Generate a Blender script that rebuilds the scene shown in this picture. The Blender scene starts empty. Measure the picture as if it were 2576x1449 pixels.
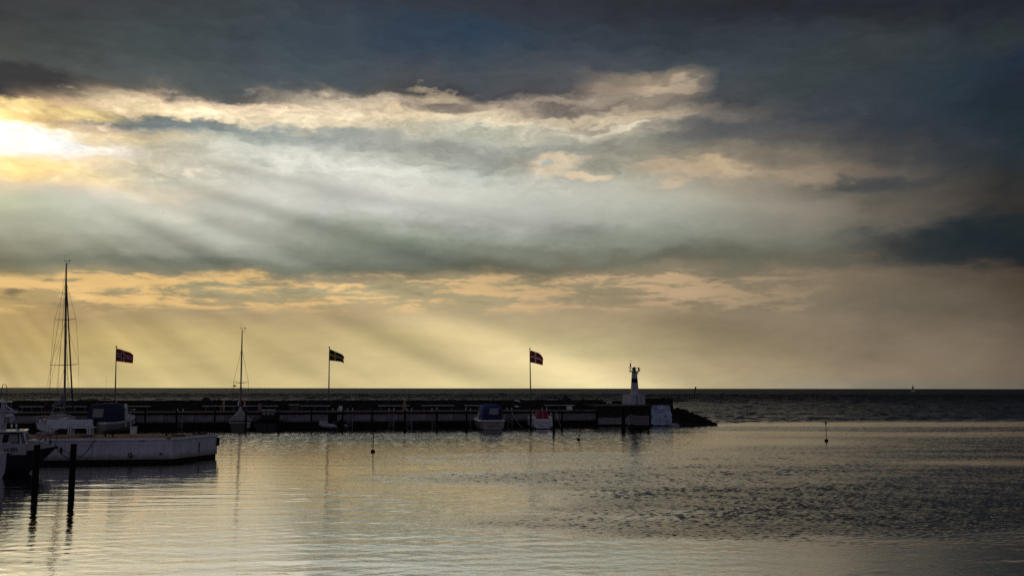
import bpy, bmesh, math, random
from mathutils import Vector, Matrix, Euler, noise as mnoise
random.seed(7)
PI = math.pi
R = math.radians
scene = bpy.context.scene
COL = scene.collection

# ------------------------------------------------------------------ camera
# reference frame: 2576 x 1449 photo units, camera 4.2 m above the harbour water looking along +Y
IW, IH, FPX = 2576.0, 1449.0, 2308.6
CX, CY = IW / 2, IH / 2
HORIZ = 976.5
CAM_H = 4.2
PITCH = math.atan((HORIZ - CY) / FPX)
ROLL = 0.0014
cam_d = bpy.data.cameras.new('camera')
cam = bpy.data.objects.new('camera', cam_d)
COL.objects.link(cam)
cam_d.sensor_width = 36.0
cam_d.lens = 36.0 * FPX / IW
cam_d.clip_start = 0.5
cam_d.clip_end = 120000
cam.location = (0, 0, CAM_H)
CAM_ROT = Matrix.Rotation(PI / 2 + PITCH, 3, 'X') @ Matrix.Rotation(ROLL, 3, 'Z')
cam.rotation_euler = CAM_ROT.to_euler()
scene.camera = cam

def ray(px, py):
    return (CAM_ROT @ Vector(((px - CX) / FPX, (CY - py) / FPX, -1.0))).normalized()
def at(px, py, Y):
    """point seen at photo position (px, py) standing at depth Y"""
    d = ray(px, py)
    k = Y / d.y
    return Vector((d.x * k, Y, CAM_H + d.z * k))
def on_water(px, py, z=0.0):
    d = ray(px, py)
    k = (z - CAM_H) / d.z
    return Vector((d.x * k, d.y * k, z))
def azel(px, py):
    d = ray(px, py)
    return math.atan2(d.x, d.y), math.asin(d.z)

# ------------------------------------------------------------------ render settings
vs = scene.view_settings
scene.display_settings.display_device = 'sRGB'
vs.view_transform = 'Standard'
vs.look = 'None'
vs.exposure = 0.0
vs.gamma = 1.0
vs.use_curve_mapping = False
scene.cycles.use_denoising = False
scene.cycles.max_bounces = 4
scene.cycles.glossy_bounces = 3
scene.cycles.diffuse_bounces = 2
scene.cycles.caustics_reflective = False
scene.cycles.caustics_refractive = False
scene.cycles.sample_clamp_indirect = 4.0

def lin(c):
    out = []
    for v in c:
        v = v / 255.0
        out.append(v / 12.92 if v <= 0.04045 else ((v + 0.055) / 1.055) ** 2.4)
    return tuple(out)

# ------------------------------------------------------------------ node helper
class NT:
    def __init__(self, tree):
        self.t = tree
        self.n = tree.nodes
        self.l = tree.links
    def node(self, kind, **kw):
        nd = self.n.new(kind)
        for k, v in kw.items():
            setattr(nd, k, v)
        return nd
    def put(self, sock, v):
        if v is None:
            return
        if isinstance(v, bpy.types.NodeSocket):
            self.l.new(v, sock)
        else:
            sock.default_value = v
    def m(self, op, a, b=None, c=None, clamp=False):
        nd = self.node('ShaderNodeMath', operation=op, use_clamp=clamp)
        for i, v in enumerate((a, b, c)):
            self.put(nd.inputs[i], v)
        return nd.outputs[0]
    def vm(self, op, a, b=None):
        nd = self.node('ShaderNodeVectorMath', operation=op)
        self.put(nd.inputs[0], a)
        self.put(nd.inputs[1], b)
        return nd.outputs['Value'] if op in ('LENGTH', 'DOT_PRODUCT', 'DISTANCE') else nd.outputs[0]
    def ss(self, v, lo, hi, a=0.0, b=1.0, kind='SMOOTHSTEP'):
        nd = self.node('ShaderNodeMapRange', interpolation_type=kind, clamp=True) if kind == 'LINEAR' else self.node('ShaderNodeMapRange', interpolation_type=kind)
        for i, x in enumerate((v, lo, hi, a, b)):
            self.put(nd.inputs[i], x)
        return nd.outputs[0]
    def xyz(self, x=0.0, y=0.0, z=0.0):
        nd = self.node('ShaderNodeCombineXYZ')
        for i, v in enumerate((x, y, z)):
            self.put(nd.inputs[i], v)
        return nd.outputs[0]
    def sep(self, v):
        nd = self.node('ShaderNodeSeparateXYZ')
        self.put(nd.inputs[0], v)
        return nd.outputs
    def noise(self, vec, scale=1.0, detail=4.0, rough=0.5, dist=0.0, lac=2.0, color=False):
        nd = self.node('ShaderNodeTexNoise')
        nd.noise_dimensions = '3D'
        self.put(nd.inputs['Vector'], vec)
        self.put(nd.inputs['Scale'], scale)
        self.put(nd.inputs['Detail'], detail)
        self.put(nd.inputs['Roughness'], rough)
        self.put(nd.inputs['Lacunarity'], lac)
        self.put(nd.inputs['Distortion'], dist)
        return nd.outputs['Color' if color else 'Fac']
    def mix(self, f, a, b, mode='MIX', clamp=True):
        nd = self.node('ShaderNodeMix', data_type='RGBA', blend_type=mode, clamp_factor=clamp)
        self.put(nd.inputs[0], f)
        for i, v in ((6, a), (7, b)):
            if isinstance(v, tuple) and len(v) == 3:
                v = v + (1.0,)
            self.put(nd.inputs[i], v)
        return nd.outputs[2]
    def mixf(self, f, a, b):
        nd = self.node('ShaderNodeMix', data_type='FLOAT')
        self.put(nd.inputs[0], f)
        self.put(nd.inputs[2], a)
        self.put(nd.inputs[3], b)
        return nd.outputs[0]
    def scale(self, col, k):
        nd = self.node('ShaderNodeVectorMath', operation='SCALE')
        self.put(nd.inputs[0], col)
        self.put(nd.inputs['Scale'], k)
        return nd.outputs[0]
# ------------------------------------------------------------------ sky: broken evening overcast, in azimuth / elevation
SUN_AZ, SUN_EL = azel(-150, 318)
world = bpy.data.worlds.new('World')
scene.world = world
world.use_nodes = True
wt = NT(world.node_tree)
wt.n.clear()
gen = wt.node('ShaderNodeTexCoord').outputs['Generated']
dx, dy, dz = wt.sep(gen)
AZ = wt.m('ARCTAN2', dx, dy)
EL = wt.m('ARCSINE', wt.m('MINIMUM', wt.m('MAXIMUM', dz, -1.0), 1.0))
ELA = wt.m('ABSOLUTE', EL)          # a sea horizon mirrors the low sky

# cloud tones by azimuth; each list runs from the zenith side down to the horizon (photo height, sRGB tone)
SKYCOLS = {
 0: [(0,62,58,58),(100,68,65,62),(180,75,72,68),(225,60,60,62),(246,72,68,64),(262,185,155,100),(276,245,215,120),(300,255,232,150),(330,255,255,246),(382,255,255,240),(398,255,240,145),(430,250,224,132),(455,215,205,165),(500,190,195,165),(560,168,172,148),(620,140,142,118),(665,118,116,96),(690,150,135,95),(720,190,162,110),(790,186,158,102),(860,188,162,104),(920,188,166,110),(972,198,178,122)],
 200: [(0,60,56,58),(100,66,65,64),(180,78,76,74),(228,92,88,80),(247,190,165,135),(270,235,205,150),(290,190,165,130),(310,200,185,150),(340,250,235,180),(378,255,255,236),(400,250,240,200),(430,255,245,188),(462,225,222,195),(500,200,205,185),(560,175,180,160),(620,150,152,132),(665,120,122,106),(690,150,140,108),(720,178,158,114),(790,172,148,105),(860,188,166,108),(920,194,174,118),(972,200,180,128)],
 400: [(0,58,56,58),(100,64,65,66),(200,78,78,78),(232,108,103,96),(250,225,200,165),(275,245,225,180),(295,222,202,165),(311,125,134,132),(330,150,152,145),(350,220,205,165),(375,205,200,170),(410,225,220,190),(450,215,215,190),(480,245,235,205),(510,215,215,195),(560,185,190,172),(620,150,155,138),(665,116,120,106),(690,138,130,106),(720,164,152,114),(785,166,148,108),(850,184,164,110),(920,192,174,120),(972,205,188,132)],
 600: [(0,60,60,64),(100,62,64,68),(200,74,76,80),(236,98,96,93),(255,225,200,170),(290,242,222,186),(315,215,200,170),(330,145,154,150),(345,195,205,190),(380,205,210,195),(430,220,222,205),(480,218,220,205),(530,205,210,195),(580,180,186,170),(630,138,144,130),(670,110,116,104),(690,150,138,108),(720,164,154,120),(785,170,152,115),(850,190,170,118),(920,198,180,125),(972,208,190,135)],
 800: [(0,55,55,62),(100,60,64,72),(198,72,76,82),(217,106,102,98),(235,195,180,155),(270,226,206,176),(300,232,216,182),(325,172,174,162),(350,165,178,172),(390,210,215,200),(430,228,232,218),(480,215,218,205),(530,195,200,188),(580,160,168,152),(620,130,140,124),(668,110,114,100),(690,150,136,110),(720,164,154,120),(790,176,156,116),(850,188,170,122),(920,200,182,130),(972,212,195,140)],
 1000: [(0,50,55,65),(100,52,62,78),(200,68,72,80),(236,76,77,80),(252,178,163,144),(275,200,180,152),(295,220,200,165),(320,200,190,165),(345,175,180,168),(390,190,195,180),(430,215,220,205),(480,232,235,222),(520,215,220,208),(560,175,182,168),(600,126,140,123),(640,114,121,107),(672,108,110,95),(692,150,136,108),(720,166,155,120),(790,175,158,120),(850,195,178,128),(920,205,188,138),(972,215,198,145)],
 1200: [(0,48,52,62),(100,46,60,78),(200,68,74,82),(236,70,72,78),(256,120,110,100),(275,190,170,145),(300,215,200,170),(325,190,190,172),(360,180,185,172),(400,158,167,155),(440,190,198,185),(480,210,215,200),(530,205,210,198),(580,165,175,160),(620,122,131,116),(662,104,107,92),(690,142,132,106),(720,164,153,120),(790,172,156,120),(850,195,178,130),(920,208,190,142),(972,215,200,148)],
 1400: [(0,46,48,58),(100,50,58,70),(200,70,74,82),(232,82,80,82),(252,160,146,130),(273,132,122,112),(300,195,180,155),(330,195,190,170),(370,168,174,162),(400,190,184,165),(430,186,187,170),(480,190,195,182),(540,190,195,182),(590,155,162,148),(630,115,122,106),(668,110,107,91),(694,140,128,102),(720,154,144,114),(785,168,150,118),(820,178,160,122),(880,200,185,138),(930,212,195,145),(972,215,200,150)],
 1600: [(0,42,44,52),(100,48,56,66),(172,64,70,78),(198,135,122,108),(220,185,164,140),(250,150,138,122),(275,142,130,116),(300,205,185,155),(330,190,180,158),(370,165,165,150),(410,172,170,154),(450,180,178,162),(500,178,178,165),(550,170,174,162),(600,140,148,135),(652,110,110,95),(685,136,124,102),(720,148,134,108),(765,148,134,108),(800,165,148,115),(880,185,170,128),(930,198,180,138),(972,205,190,145)],
 1800: [(0,40,42,50),(100,50,58,66),(200,62,70,78),(262,75,78,82),(300,122,114,106),(330,98,98,98),(360,118,118,113),(390,148,140,124),(425,178,163,140),(460,160,152,135),(500,155,152,138),(550,150,150,138),(600,135,138,125),(655,110,110,96),(690,126,118,98),(725,140,126,102),(765,140,126,104),(800,145,130,105),(880,160,145,112),(930,172,155,120),(972,180,165,128)],
 2000: [(0,38,40,48),(100,52,60,68),(200,58,66,72),(290,68,74,80),(350,95,94,92),(390,125,118,106),(430,160,144,124),(470,122,116,104),(520,135,128,115),(570,130,126,114),(620,115,115,104),(662,108,104,91),(692,132,118,98),(725,136,122,100),(765,134,121,101),(800,138,125,102),(880,148,134,108),(930,155,140,112),(972,155,145,122)],
 2200: [(0,38,42,50),(100,56,62,68),(200,52,60,68),(300,60,66,74),(380,80,80,82),(430,108,101,93),(457,74,77,78),(490,98,94,86),(550,108,102,93),(600,85,86,82),(645,90,88,80),(685,120,107,90),(720,120,109,92),(760,120,110,94),(820,130,117,98),(900,138,124,102),(940,142,128,106),(972,130,125,108)],
 2400: [(0,36,40,48),(100,50,58,66),(200,42,54,66),(300,50,60,70),(400,62,66,70),(460,80,76,72),(520,85,80,74),(560,62,64,66),(610,40,49,53),(650,55,58,58),(700,98,88,76),(760,108,98,84),(850,122,110,92),(930,132,118,98),(972,125,118,102)],
 2576: [(0,34,40,48),(100,45,52,58),(160,36,45,62),(250,38,48,58),(350,40,52,60),(450,48,50,52),(520,55,52,50),(580,42,45,47),(620,26,36,44),(655,37,41,44),(690,78,66,54),(760,88,78,66),(850,100,90,76),(930,112,98,84),(972,108,100,88)],
}
# the same overcast carried on round the rest of the sky
OVER = [(-600,80,82,96),(0,92,93,110),(300,104,105,124),(600,114,114,132),(800,122,121,136),(972,126,124,136)]
LEFTSIDE = [(-300,58,58,62),(0,60,58,60),(225,66,64,64),(262,160,138,100),(330,225,205,150),(430,205,190,140),(500,175,175,150),(620,132,134,114),(690,138,126,96),(790,165,142,98),(920,172,152,106),(972,178,160,114)]
for _x, _s in SKYCOLS.items():
    _f = lambda y: 1.0 if y <= 205 else 0.0
    _g = lambda x, y: (.925 if 335 < y < 600 and 300 < x < 1700 else 1.04 if 248 < y < 318 and 200 < x < 1500 else 1.05 if y <= 205 else 1.0) * (.93 if x >= 2200 else .97 if x >= 1800 else 1.0)
    SKYCOLS[_x] = [(y, (r + (1 if y > 780 else 1 if 335 < y < 640 else -4 if y < 205 and _x <= 800 else 0)) * (1 + .05 * _f(y)) * _g(_x, y), (g + (2 if y < 205 and _x <= 800 else -9 if _x <= 200 and 255 < y < 470 else -3 if 335 < y < 660 and _x < 1500 else 0)) * (1 + .05 * _f(y)) * _g(_x, y), (b + (5 if y < 205 and _x <= 800 else 1 if y > 780 else -1 if 335 < y < 640 else 0)) * (1 + .01 * _f(y)) * _g(_x, y)) for y, r, g, b in _s]
def el_of(y):
    return azel(CX, y)[1]
def ramp(stops, px=CX):
    nd = wt.node('ShaderNodeValToRGB')
    cr = nd.color_ramp
    cr.interpolation = 'EASE'
    st = sorted([(max(0.0, min(1.0, azel(px, y)[1] / R(60))), lin((r, g, b))) for y, r, g, b in stops])
    top = st[-1]
    st.append((0.75, lin((58, 62, 72))))
    while len(cr.elements) < len(st):
        cr.elements.new(1.0)
    for e, (p, c) in zip(cr.elements, st):
        e.position = p
        e.color = c + (1.0,)
    wt.put(nd.inputs[0], T)
    return nd.outputs[0]

# wind-drawn domain warp so the bands break up like cloud
pv = wt.xyz(wt.m('MULTIPLY', AZ, 1.0), wt.m('MULTIPLY', ELA, 2.6), 0.0)
w1 = wt.noise(wt.vm('ADD', pv, (3.1, 7.7, 0.4)), 5.0, 6.0, 0.58)
w2 = wt.noise(wt.vm('ADD', pv, (9.2, 1.3, 2.9)), 7.0, 6.0, 0.60)
w3 = wt.noise(wt.vm('ADD', pv, (4.2, 5.3, 6.1)), 22.0, 7.0, 0.62)
hi_gate = wt.m('MULTIPLY', wt.ss(ELA, R(1.0), R(8.0)), wt.ss(AZ, R(-31), R(-20), 0.30, 1.0))
warp = wt.m('ADD', wt.m('MULTIPLY', wt.m('SUBTRACT', w1, 0.5), 0.050), wt.m('MULTIPLY', wt.m('SUBTRACT', w3, 0.5), 0.034))
WEL = wt.m('ADD', ELA, wt.m('MULTIPLY', warp, hi_gate))
WAZ = wt.m('ADD', AZ, wt.m('MULTIPLY', wt.m('SUBTRACT', w2, 0.5), 0.12))
T = wt.m('DIVIDE', WEL, R(60), clamp=True)
cosaz = wt.m('MAXIMUM', wt.m('COSINE', AZ), 0.45)
WELP = wt.m('ARCTANGENT', wt.m('DIVIDE', wt.m('TANGENT', WEL), cosaz))     # height above the horizon as level cloud streets show it
ELP = wt.m('ARCTANGENT', wt.m('DIVIDE', wt.m('TANGENT', EL), cosaz))

cols = [(R(-180), OVER, CX), (R(-95), OVER, CX), (R(-48), LEFTSIDE, 0), (R(-35), LEFTSIDE, 0)]
cols += [(azel(x, 560)[0], s, x) for x, s in SKYCOLS.items()]
cols += [(R(60), [(y, r * .55 + 32, g * .55 + 34, b * .55 + 38) for y, r, g, b in SKYCOLS[2400]], 2576), (R(110), OVER, CX), (R(180), OVER, CX)]
cur = ramp(cols[0][1])
for (a0, _, _), (a1, s, px) in zip(cols, cols[1:]):
    cur = wt.mix(wt.ss(WAZ, a0, a1, kind='LINEAR'), cur, ramp(s, px))

def blob(px, py, rx, ry, tone, k, edge=0.9, sl=0.0, rag=5.0):
    """one more cloud: soft ragged ellipse in azimuth / elevation"""
    global cur
    a0, e0 = azel(px, py)
    u = wt.m('SUBTRACT', WAZ, a0)
    v = wt.m('SUBTRACT', WEL, e0)
    if sl:
        v = wt.m('ADD', v, wt.m('MULTIPLY', u, sl))
    u = wt.m('DIVIDE', u, rx / FPX)
    v = wt.m('DIVIDE', v, ry / FPX)
    r2 = wt.m('ADD', wt.m('MULTIPLY', u, u), wt.m('MULTIPLY', v, v))
    r2 = wt.m('ADD', r2, wt.m('MULTIPLY', wt.m('SUBTRACT', w3, 0.5), rag))
    cur = wt.mix(wt.ss(r2, 1.0 + edge, 1.0 - edge, 0.0, k), cur, lin(tone))

for b in [(330, 303, 150, 17, (112, 122, 122), 0.85), (480, 318, 110, 12, (122, 132, 132), 0.8), (40, 200, 170, 34, (58, 58, 60), 0.9, 0.9, 0, 2.5),
          (1115, 272, 95, 13, (112, 104, 98), 0.8), (1100, 243, 80, 14, (214, 192, 158), 0.5, 1.0, 0, 2.0), (1390, 278, 75, 11, (104, 97, 92), 0.8),
          (1425, 413, 66, 26, (240, 218, 184), 0.7, 1.0, 0, 3.5), (1402, 412, 22, 9, (176, 190, 188), 0.8), (1505, 447, 50, 9, (232, 206, 168), 0.7, 1.0, 0, 3.0), (1770, 432, 120, 16, (214, 188, 152), 0.6, 1.0, 0, 3.5),
          (1720, 470, 40, 12, (200, 176, 148), 0.5), (1520, 322, 140, 6, (128, 120, 108), 0.35), (1800, 335, 130, 26, (84, 86, 90), 0.6, 1.0),
          (2170, 455, 110, 20, (66, 70, 72), 0.6, 1.0, 0, 2.0), (2460, 612, 240, 46, (30, 40, 46), 0.7, 1.0, 0.05, 1.6), (1110, 95, 150, 60, (40, 56, 76), 0.25, 1.0, 0, 2.0),
          (70, 346, 120, 28, (255, 255, 248), 0.9), (20, 730, 30, 10, (122, 106, 84), 0.8), (150, 278, 150, 16, (255, 226, 150), 0.7), (110, 428, 190, 30, (255, 224, 160), 0.5, 1.0, 0, 3.0),
          (480, 290, 60, 10, (255, 240, 205), 0.8), (760, 305, 150, 14, (246, 226, 190), 0.6), (1660, 225, 60, 14, (196, 176, 150), 0.5, 1.0, 0, 3.0), (1560, 330, 60, 7, (225, 215, 190), 0.7)]:
    blob(*b)

# cloud texture: fine billow contrast where the deck breaks up, soft elsewhere
det = wt.noise(wt.xyz(wt.m('MULTIPLY', WAZ, 1.0), wt.m('MULTIPLY', WEL, 3.4), 1.7), 30.0, 8.0, 0.64)
soft = wt.noise(wt.xyz(AZ, wt.m('MULTIPLY', ELA, 2.6), 4.4), 9.0, 5.0, 0.55)
gap = wt.m('MULTIPLY', wt.ss(WELP, el_of(500), el_of(420)), wt.ss(WELP, el_of(200), el_of(250)))
gap = wt.m('MULTIPLY', gap, wt.ss(AZ, azel(2300, 400)[0], azel(1500, 400)[0], 0.25, 1.0))
deckz = wt.ss(WELP, el_of(240), el_of(190), 0.0, 0.36)
band = wt.m('MULTIPLY', wt.ss(WELP, el_of(350), el_of(315)), wt.ss(WELP, el_of(225), el_of(250)))
band = wt.m('MULTIPLY', band, wt.ss(AZ, azel(1900, 300)[0], azel(1500, 300)[0]))
mott = wt.noise(wt.xyz(WAZ, wt.m('MULTIPLY', WEL, 2.6), 6.6), 62.0, 6.0, 0.62)
amp = wt.m('ADD', wt.m('ADD', 0.24, deckz), wt.m('MULTIPLY', gap, 0.95))
k = wt.m('ADD', 1.0, wt.m('MULTIPLY', wt.m('SUBTRACT', det, 0.5), amp))
k = wt.m('MULTIPLY', k, wt.m('ADD', 1.0, wt.m('MULTIPLY', wt.m('SUBTRACT', soft, 0.5), 0.42)))
k = wt.m('MULTIPLY', k, wt.m('ADD', 1.0, wt.m('MULTIPLY', wt.m('SUBTRACT', mott, 0.5), wt.m('MULTIPLY', band, 1.1))))
cur = wt.scale(cur, k)

# low golden cloudlets in the clear strip
cl = wt.noise(wt.xyz(AZ, wt.m('MULTIPLY', ELA, 5.5), 8.3), 14.0, 9.0, 0.66, 0.3)
cl2 = wt.noise(wt.xyz(AZ, wt.m('MULTIPLY', ELA, 7.0), 2.3), 6.0, 4.0, 0.5)
strip = wt.m('MULTIPLY', wt.ss(WELP, el_of(800), el_of(765)), wt.ss(WELP, el_of(682), el_of(705)))
strip = wt.m('MULTIPLY', strip, wt.ss(AZ, azel(2250, 720)[0], azel(1500, 720)[0], 0.0, 1.0))
cmask = wt.m('MULTIPLY', wt.ss(wt.m('ADD', cl, wt.m('MULTIPLY', wt.m('SUBTRACT', cl2, 0.5), 0.5)), 0.45, 0.57), strip)
ctone = wt.mix(wt.ss(AZ, azel(300, 720)[0], azel(1900, 720)[0]), lin((236, 194, 128)), lin((196, 166, 130)))
ctone = wt.scale(ctone, wt.m('ADD', 0.72, wt.m('MULTIPLY', cl, 0.55)))
cur = wt.mix(wt.m('MULTIPLY', cmask, 0.85), cur, ctone)
dmask = wt.m('MULTIPLY', wt.ss(cl, 0.44, 0.34), strip)
cur = wt.mix(wt.m('MULTIPLY', dmask, 0.45), cur, lin((136, 122, 92)))

# sunbeams fanning out through the veil below the break
sa, se = azel(-480, 130)
th = wt.m('ARCTAN2', wt.m('SUBTRACT', se, EL), wt.m('SUBTRACT', AZ, sa))
def beam_at(px, py, w, k):
    a0, e0 = azel(px, py)
    t0 = math.atan2(se - e0, a0 - sa)
    q = wt.m('DIVIDE', wt.m('SUBTRACT', th, t0), w)
    return wt.m('MULTIPLY', wt.m('EXPONENT', wt.m('MULTIPLY', wt.m('MULTIPLY', q, q), -1.0)), k)
rn = wt.noise(wt.xyz(th, 0.0, 3.3), 13.0, 1.0, 0.5)
rn2 = wt.noise(wt.xyz(th, wt.m('MULTIPLY', AZ, 0.3), 9.3), 30.0, 1.0, 0.4)
beam = wt.m('ADD', wt.m('MULTIPLY', wt.m('SUBTRACT', rn, 0.5), 0.78), wt.m('MULTIPLY', wt.m('SUBTRACT', rn2, 0.5), 0.14))
for bb in [(1000, 432, .026, .27), (1000, 508, .018, -.17), (820, 540, .022, .18), (960, 610, .024, -.18), (480, 560, .03, .10), (330, 600, .03, -.12), (1560, 560, .016, .13), (1500, 470, .012, -.07),
           (1180, 850, .032, .18), (830, 860, .035, .15), (990, 860, .022, -.13), (560, 880, .035, .13), (650, 860, .020, -.11), (1420, 870, .030, -.10), (1520, 820, .03, .09), (1720, 800, .025, -.06), (330, 880, .05, .10)]:
    beam = wt.m('ADD', beam, beam_at(*bb))
bm_ = wt.m('MULTIPLY', wt.ss(WELP, el_of(318), el_of(390)), wt.ss(AZ, R(29), R(8)))
bm_ = wt.m('MULTIPLY', bm_, wt.ss(EL, R(-2.0), R(1.5), 0.35, 1.0))
bm_ = wt.m('MULTIPLY', bm_, wt.ss(AZ, R(-60), R(-33)))
sr = wt.m('SQRT', wt.m('ADD', wt.m('POWER', wt.m('SUBTRACT', AZ, azel(0, 340)[0]), 2.0), wt.m('POWER', wt.m('MULTIPLY', wt.m('SUBTRACT', EL, azel(0, 340)[1]), 1.3), 2.0)))
bm_ = wt.m('MULTIPLY', bm_, wt.ss(sr, 0.07, 0.24))
midgap = wt.m('MULTIPLY', wt.ss(ELP, el_of(815), el_of(770)), wt.ss(ELP, el_of(660), el_of(700)))
bm_ = wt.m('MULTIPLY', bm_, wt.m('SUBTRACT', 1.0, wt.m('MULTIPLY', midgap, 0.6)))
cur = wt.scale(cur, wt.m('ADD', 1.0, wt.m('MULTIPLY', beam, bm_)))

# sun burning through the thin edge of the deck
sd = Vector((math.sin(SUN_AZ) * math.cos(SUN_EL), math.cos(SUN_AZ) * math.cos(SUN_EL), math.sin(SUN_EL)))
ang = wt.m('ARCCOSINE', wt.m('MINIMUM', wt.vm('DOT_PRODUCT', gen, tuple(sd)), 1.0))
glow = wt.m('POWER', wt.ss(ang, 0.13, 0.0), 2.2)
glow = wt.m('MULTIPLY', glow, wt.ss(WELP, el_of(235), el_of(280)))
cur = wt.vm('ADD', cur, wt.scale((1.0, 0.80, 0.50), wt.m('MULTIPLY', glow, 0.8)))

bg_c = wt.node('ShaderNodeBackground')
wt.put(bg_c.inputs['Color'], cur)
bg_c.inputs['Strength'].default_value = 1.0
sky = wt.node('ShaderNodeTexSky')
sky.sky_type = 'NISHITA'
sky.sun_disc = False
sky.sun_elevation = SUN_EL
sky.sun_rotation = SUN_AZ
sky.air_density = 1.0
sky.dust_density = 2.0
bg_s = wt.node('ShaderNodeBackground')
wt.put(bg_s.inputs['Color'], sky.outputs[0])
bg_s.inputs['Strength'].default_value = 0.06
# chinks of clear sky between the clouds of the break
chink = wt.m('MULTIPLY', wt.ss(wt.noise(wt.xyz(AZ, wt.m('MULTIPLY', ELA, 2.2), 5.5), 20.0, 5.0, 0.55), 0.60, 0.72), gap)
ms = wt.node('ShaderNodeMixShader')
wt.put(ms.inputs[0], wt.m('SUBTRACT', 1.0, wt.m('MULTIPLY', chink, 0.25)))
wt.l.new(bg_s.outputs[0], ms.inputs[1])
wt.l.new(bg_c.outputs[0], ms.inputs[2])
wo = wt.node('ShaderNodeOutputWorld')
wt.l.new(ms.outputs[0], wo.inputs['Surface'])
world.cycles.sampling_method = 'NONE'      # broad overcast: surfaces gather it directly

# veiled sun low on the left
sl = bpy.data.lights.new('sun', 'SUN')
sl.energy = 0.06
sl.angle = R(40)
sl.color = (1.0, 0.84, 0.58)
sun = bpy.data.objects.new('sun', sl)
COL.objects.link(sun)
sun.rotation_euler = (-sd).to_track_quat('-Z', 'Y').to_euler()
sun.location = (-60, 100, 60)
# ------------------------------------------------------------------ materials
MATS = {}
def mat(name, rgb, rough=0.7, var=0.25, scale=3.0, bump=0.0, metal=0.0, spec=0.5, streak=0.0, tone2=None, stretch=(1, 1, 1), trans=0.0):
    if name in MATS:
        return MATS[name]
    m = bpy.data.materials.new(name)
    m.use_nodes = True
    t = NT(m.node_tree)
    b = t.n['Principled BSDF']
    co = t.node('ShaderNodeTexCoord').outputs['Object']
    co = t.vm('MULTIPLY', co, tuple(stretch))
    n = t.noise(co, scale, 6.0, 0.6)
    f = t.ss(n, 0.3, 0.7)
    lo = tone2 if tone2 else tuple(c * (1 - var) for c in rgb)
    hi = tuple(min(1, c * (1 + var * 0.5)) for c in rgb)
    c = t.mix(f, lo, hi)
    if streak:
        sn = t.noise(t.vm('MULTIPLY', co, (4.0, 4.0, 0.25)), 2.5, 4.0, 0.6)
        c = t.mix(t.m('MULTIPLY', t.ss(sn, 0.45, 0.75), streak), c, tuple(v * 0.35 for v in rgb))
    t.put(b.inputs['Base Color'], c)
    b.inputs['Roughness'].default_value = rough
    b.inputs['Metallic'].default_value = metal
    b.inputs['Specular IOR Level'].default_value = spec
    if trans:
        b.inputs['Transmission Weight'].default_value = trans
    if bump:
        bn = t.node('ShaderNodeBump')
        bn.inputs['Strength'].default_value = 1.0
        bn.inputs['Distance'].default_value = bump
        t.put(bn.inputs['Height'], t.noise(co, scale * 4, 5.0, 0.6))
        t.put(b.inputs['Normal'], bn.outputs[0])
    MATS[name] = m
    return m

def tide_stain(m_, z0, z1, tone):
    """brown growth creeping up from the waterline with a ragged edge"""
    tt = NT(m_.node_tree)
    b_ = tt.n['Principled BSDF']
    src = b_.inputs['Base Color'].links[0].from_socket
    pos = tt.node('ShaderNodeNewGeometry').outputs['Position']
    x_, y_, z_ = tt.sep(pos)
    nn = tt.noise(tt.vm('MULTIPLY', pos, (1.5, 1.5, 0.5)), 1.6, 5.0, 0.6)
    zz = tt.m('ADD', z_, tt.m('MULTIPLY', tt.m('SUBTRACT', nn, 0.5), (z1 - z0) * 1.3))
    tt.put(b_.inputs['Base Color'], tt.mix(tt.ss(zz, z1, z0, 0.0, 0.85), src, tone))
    return m_

# ------------------------------------------------------------------ sea and harbour water
import numpy as np
PIER_O = Vector((-37.8, 93.2, 0.0))
PIER_A = math.atan2(9.8, 46.1)
PE = Vector((math.cos(PIER_A), math.sin(PIER_A), 0))
PN = Vector((-math.sin(PIER_A), math.cos(PIER_A), 0))
rng = np.random.default_rng(11)
def sstep(v, a, b):
    q = np.clip((v - a) / (b - a), 0, 1)
    return q * q * (3 - 2 * q)
def waves(X, Y, lo, hi, n, spread, slope, head=PI / 2):
    """sum of n wave trains, wavelengths lo..hi, rms slope given"""
    H_ = np.zeros_like(X)
    lam = np.exp(rng.uniform(math.log(lo), math.log(hi), n))
    th = head + rng.normal(0, spread, n)
    ph = rng.uniform(0, 2 * PI, n)
    a = slope * math.sqrt(2.0 / n)
    for l_, t_, p_ in zip(lam, th, ph):
        k_ = 2 * PI / l_
        H_ += (a / k_) * np.sin(k_ * (math.cos(t_) * X + math.sin(t_) * Y) + p_)
    return H_
def patches(X, Y, lo, hi, n, seed):
    r_ = np.random.default_rng(seed)
    F_ = np.zeros_like(X)
    for _ in range(n):
        l_ = r_.uniform(lo, hi)
        t_ = r_.normal(PI / 2, 0.55)
        F_ += np.sin(2 * PI / l_ * (math.cos(t_) * X * 0.6 + math.sin(t_) * Y) + r_.uniform(0, 6.28))
    return F_ / math.sqrt(n / 2)
def ell(X, Y, P_, x, y, rx, ry, k=1.0, rot=0.0):
    u = (X - x) / rx
    v = (Y - y - (X - x) * rot) / ry
    return k * sstep(u * u + v * v + P_ * 0.30, 1.55, 0.45)
GUSTS = [(10.5, 33.5, 12, 7.0, 1.0, 0.06), (24, 36, 18, 9.5, 0.85, 0.0), (26, 46, 26, 8, 0.8, 0.02), (11, 56, 19, 7.0, 0.6, 0.05),
         (36, 62, 26, 10, 0.7, 0.03), (50, 76, 30, 9, 0.7, 0.05), (34, 98, 34, 6, 0.9, 0.03), (-3, 84, 34, 6, 0.30, 0.1)]
def rows(y0, y1, step):
    r_ = [y0]
    while r_[-1] < y1:
        r_.append(r_[-1] + step(r_[-1]))
    r_[-1] = y1
    return np.array(r_)
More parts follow.
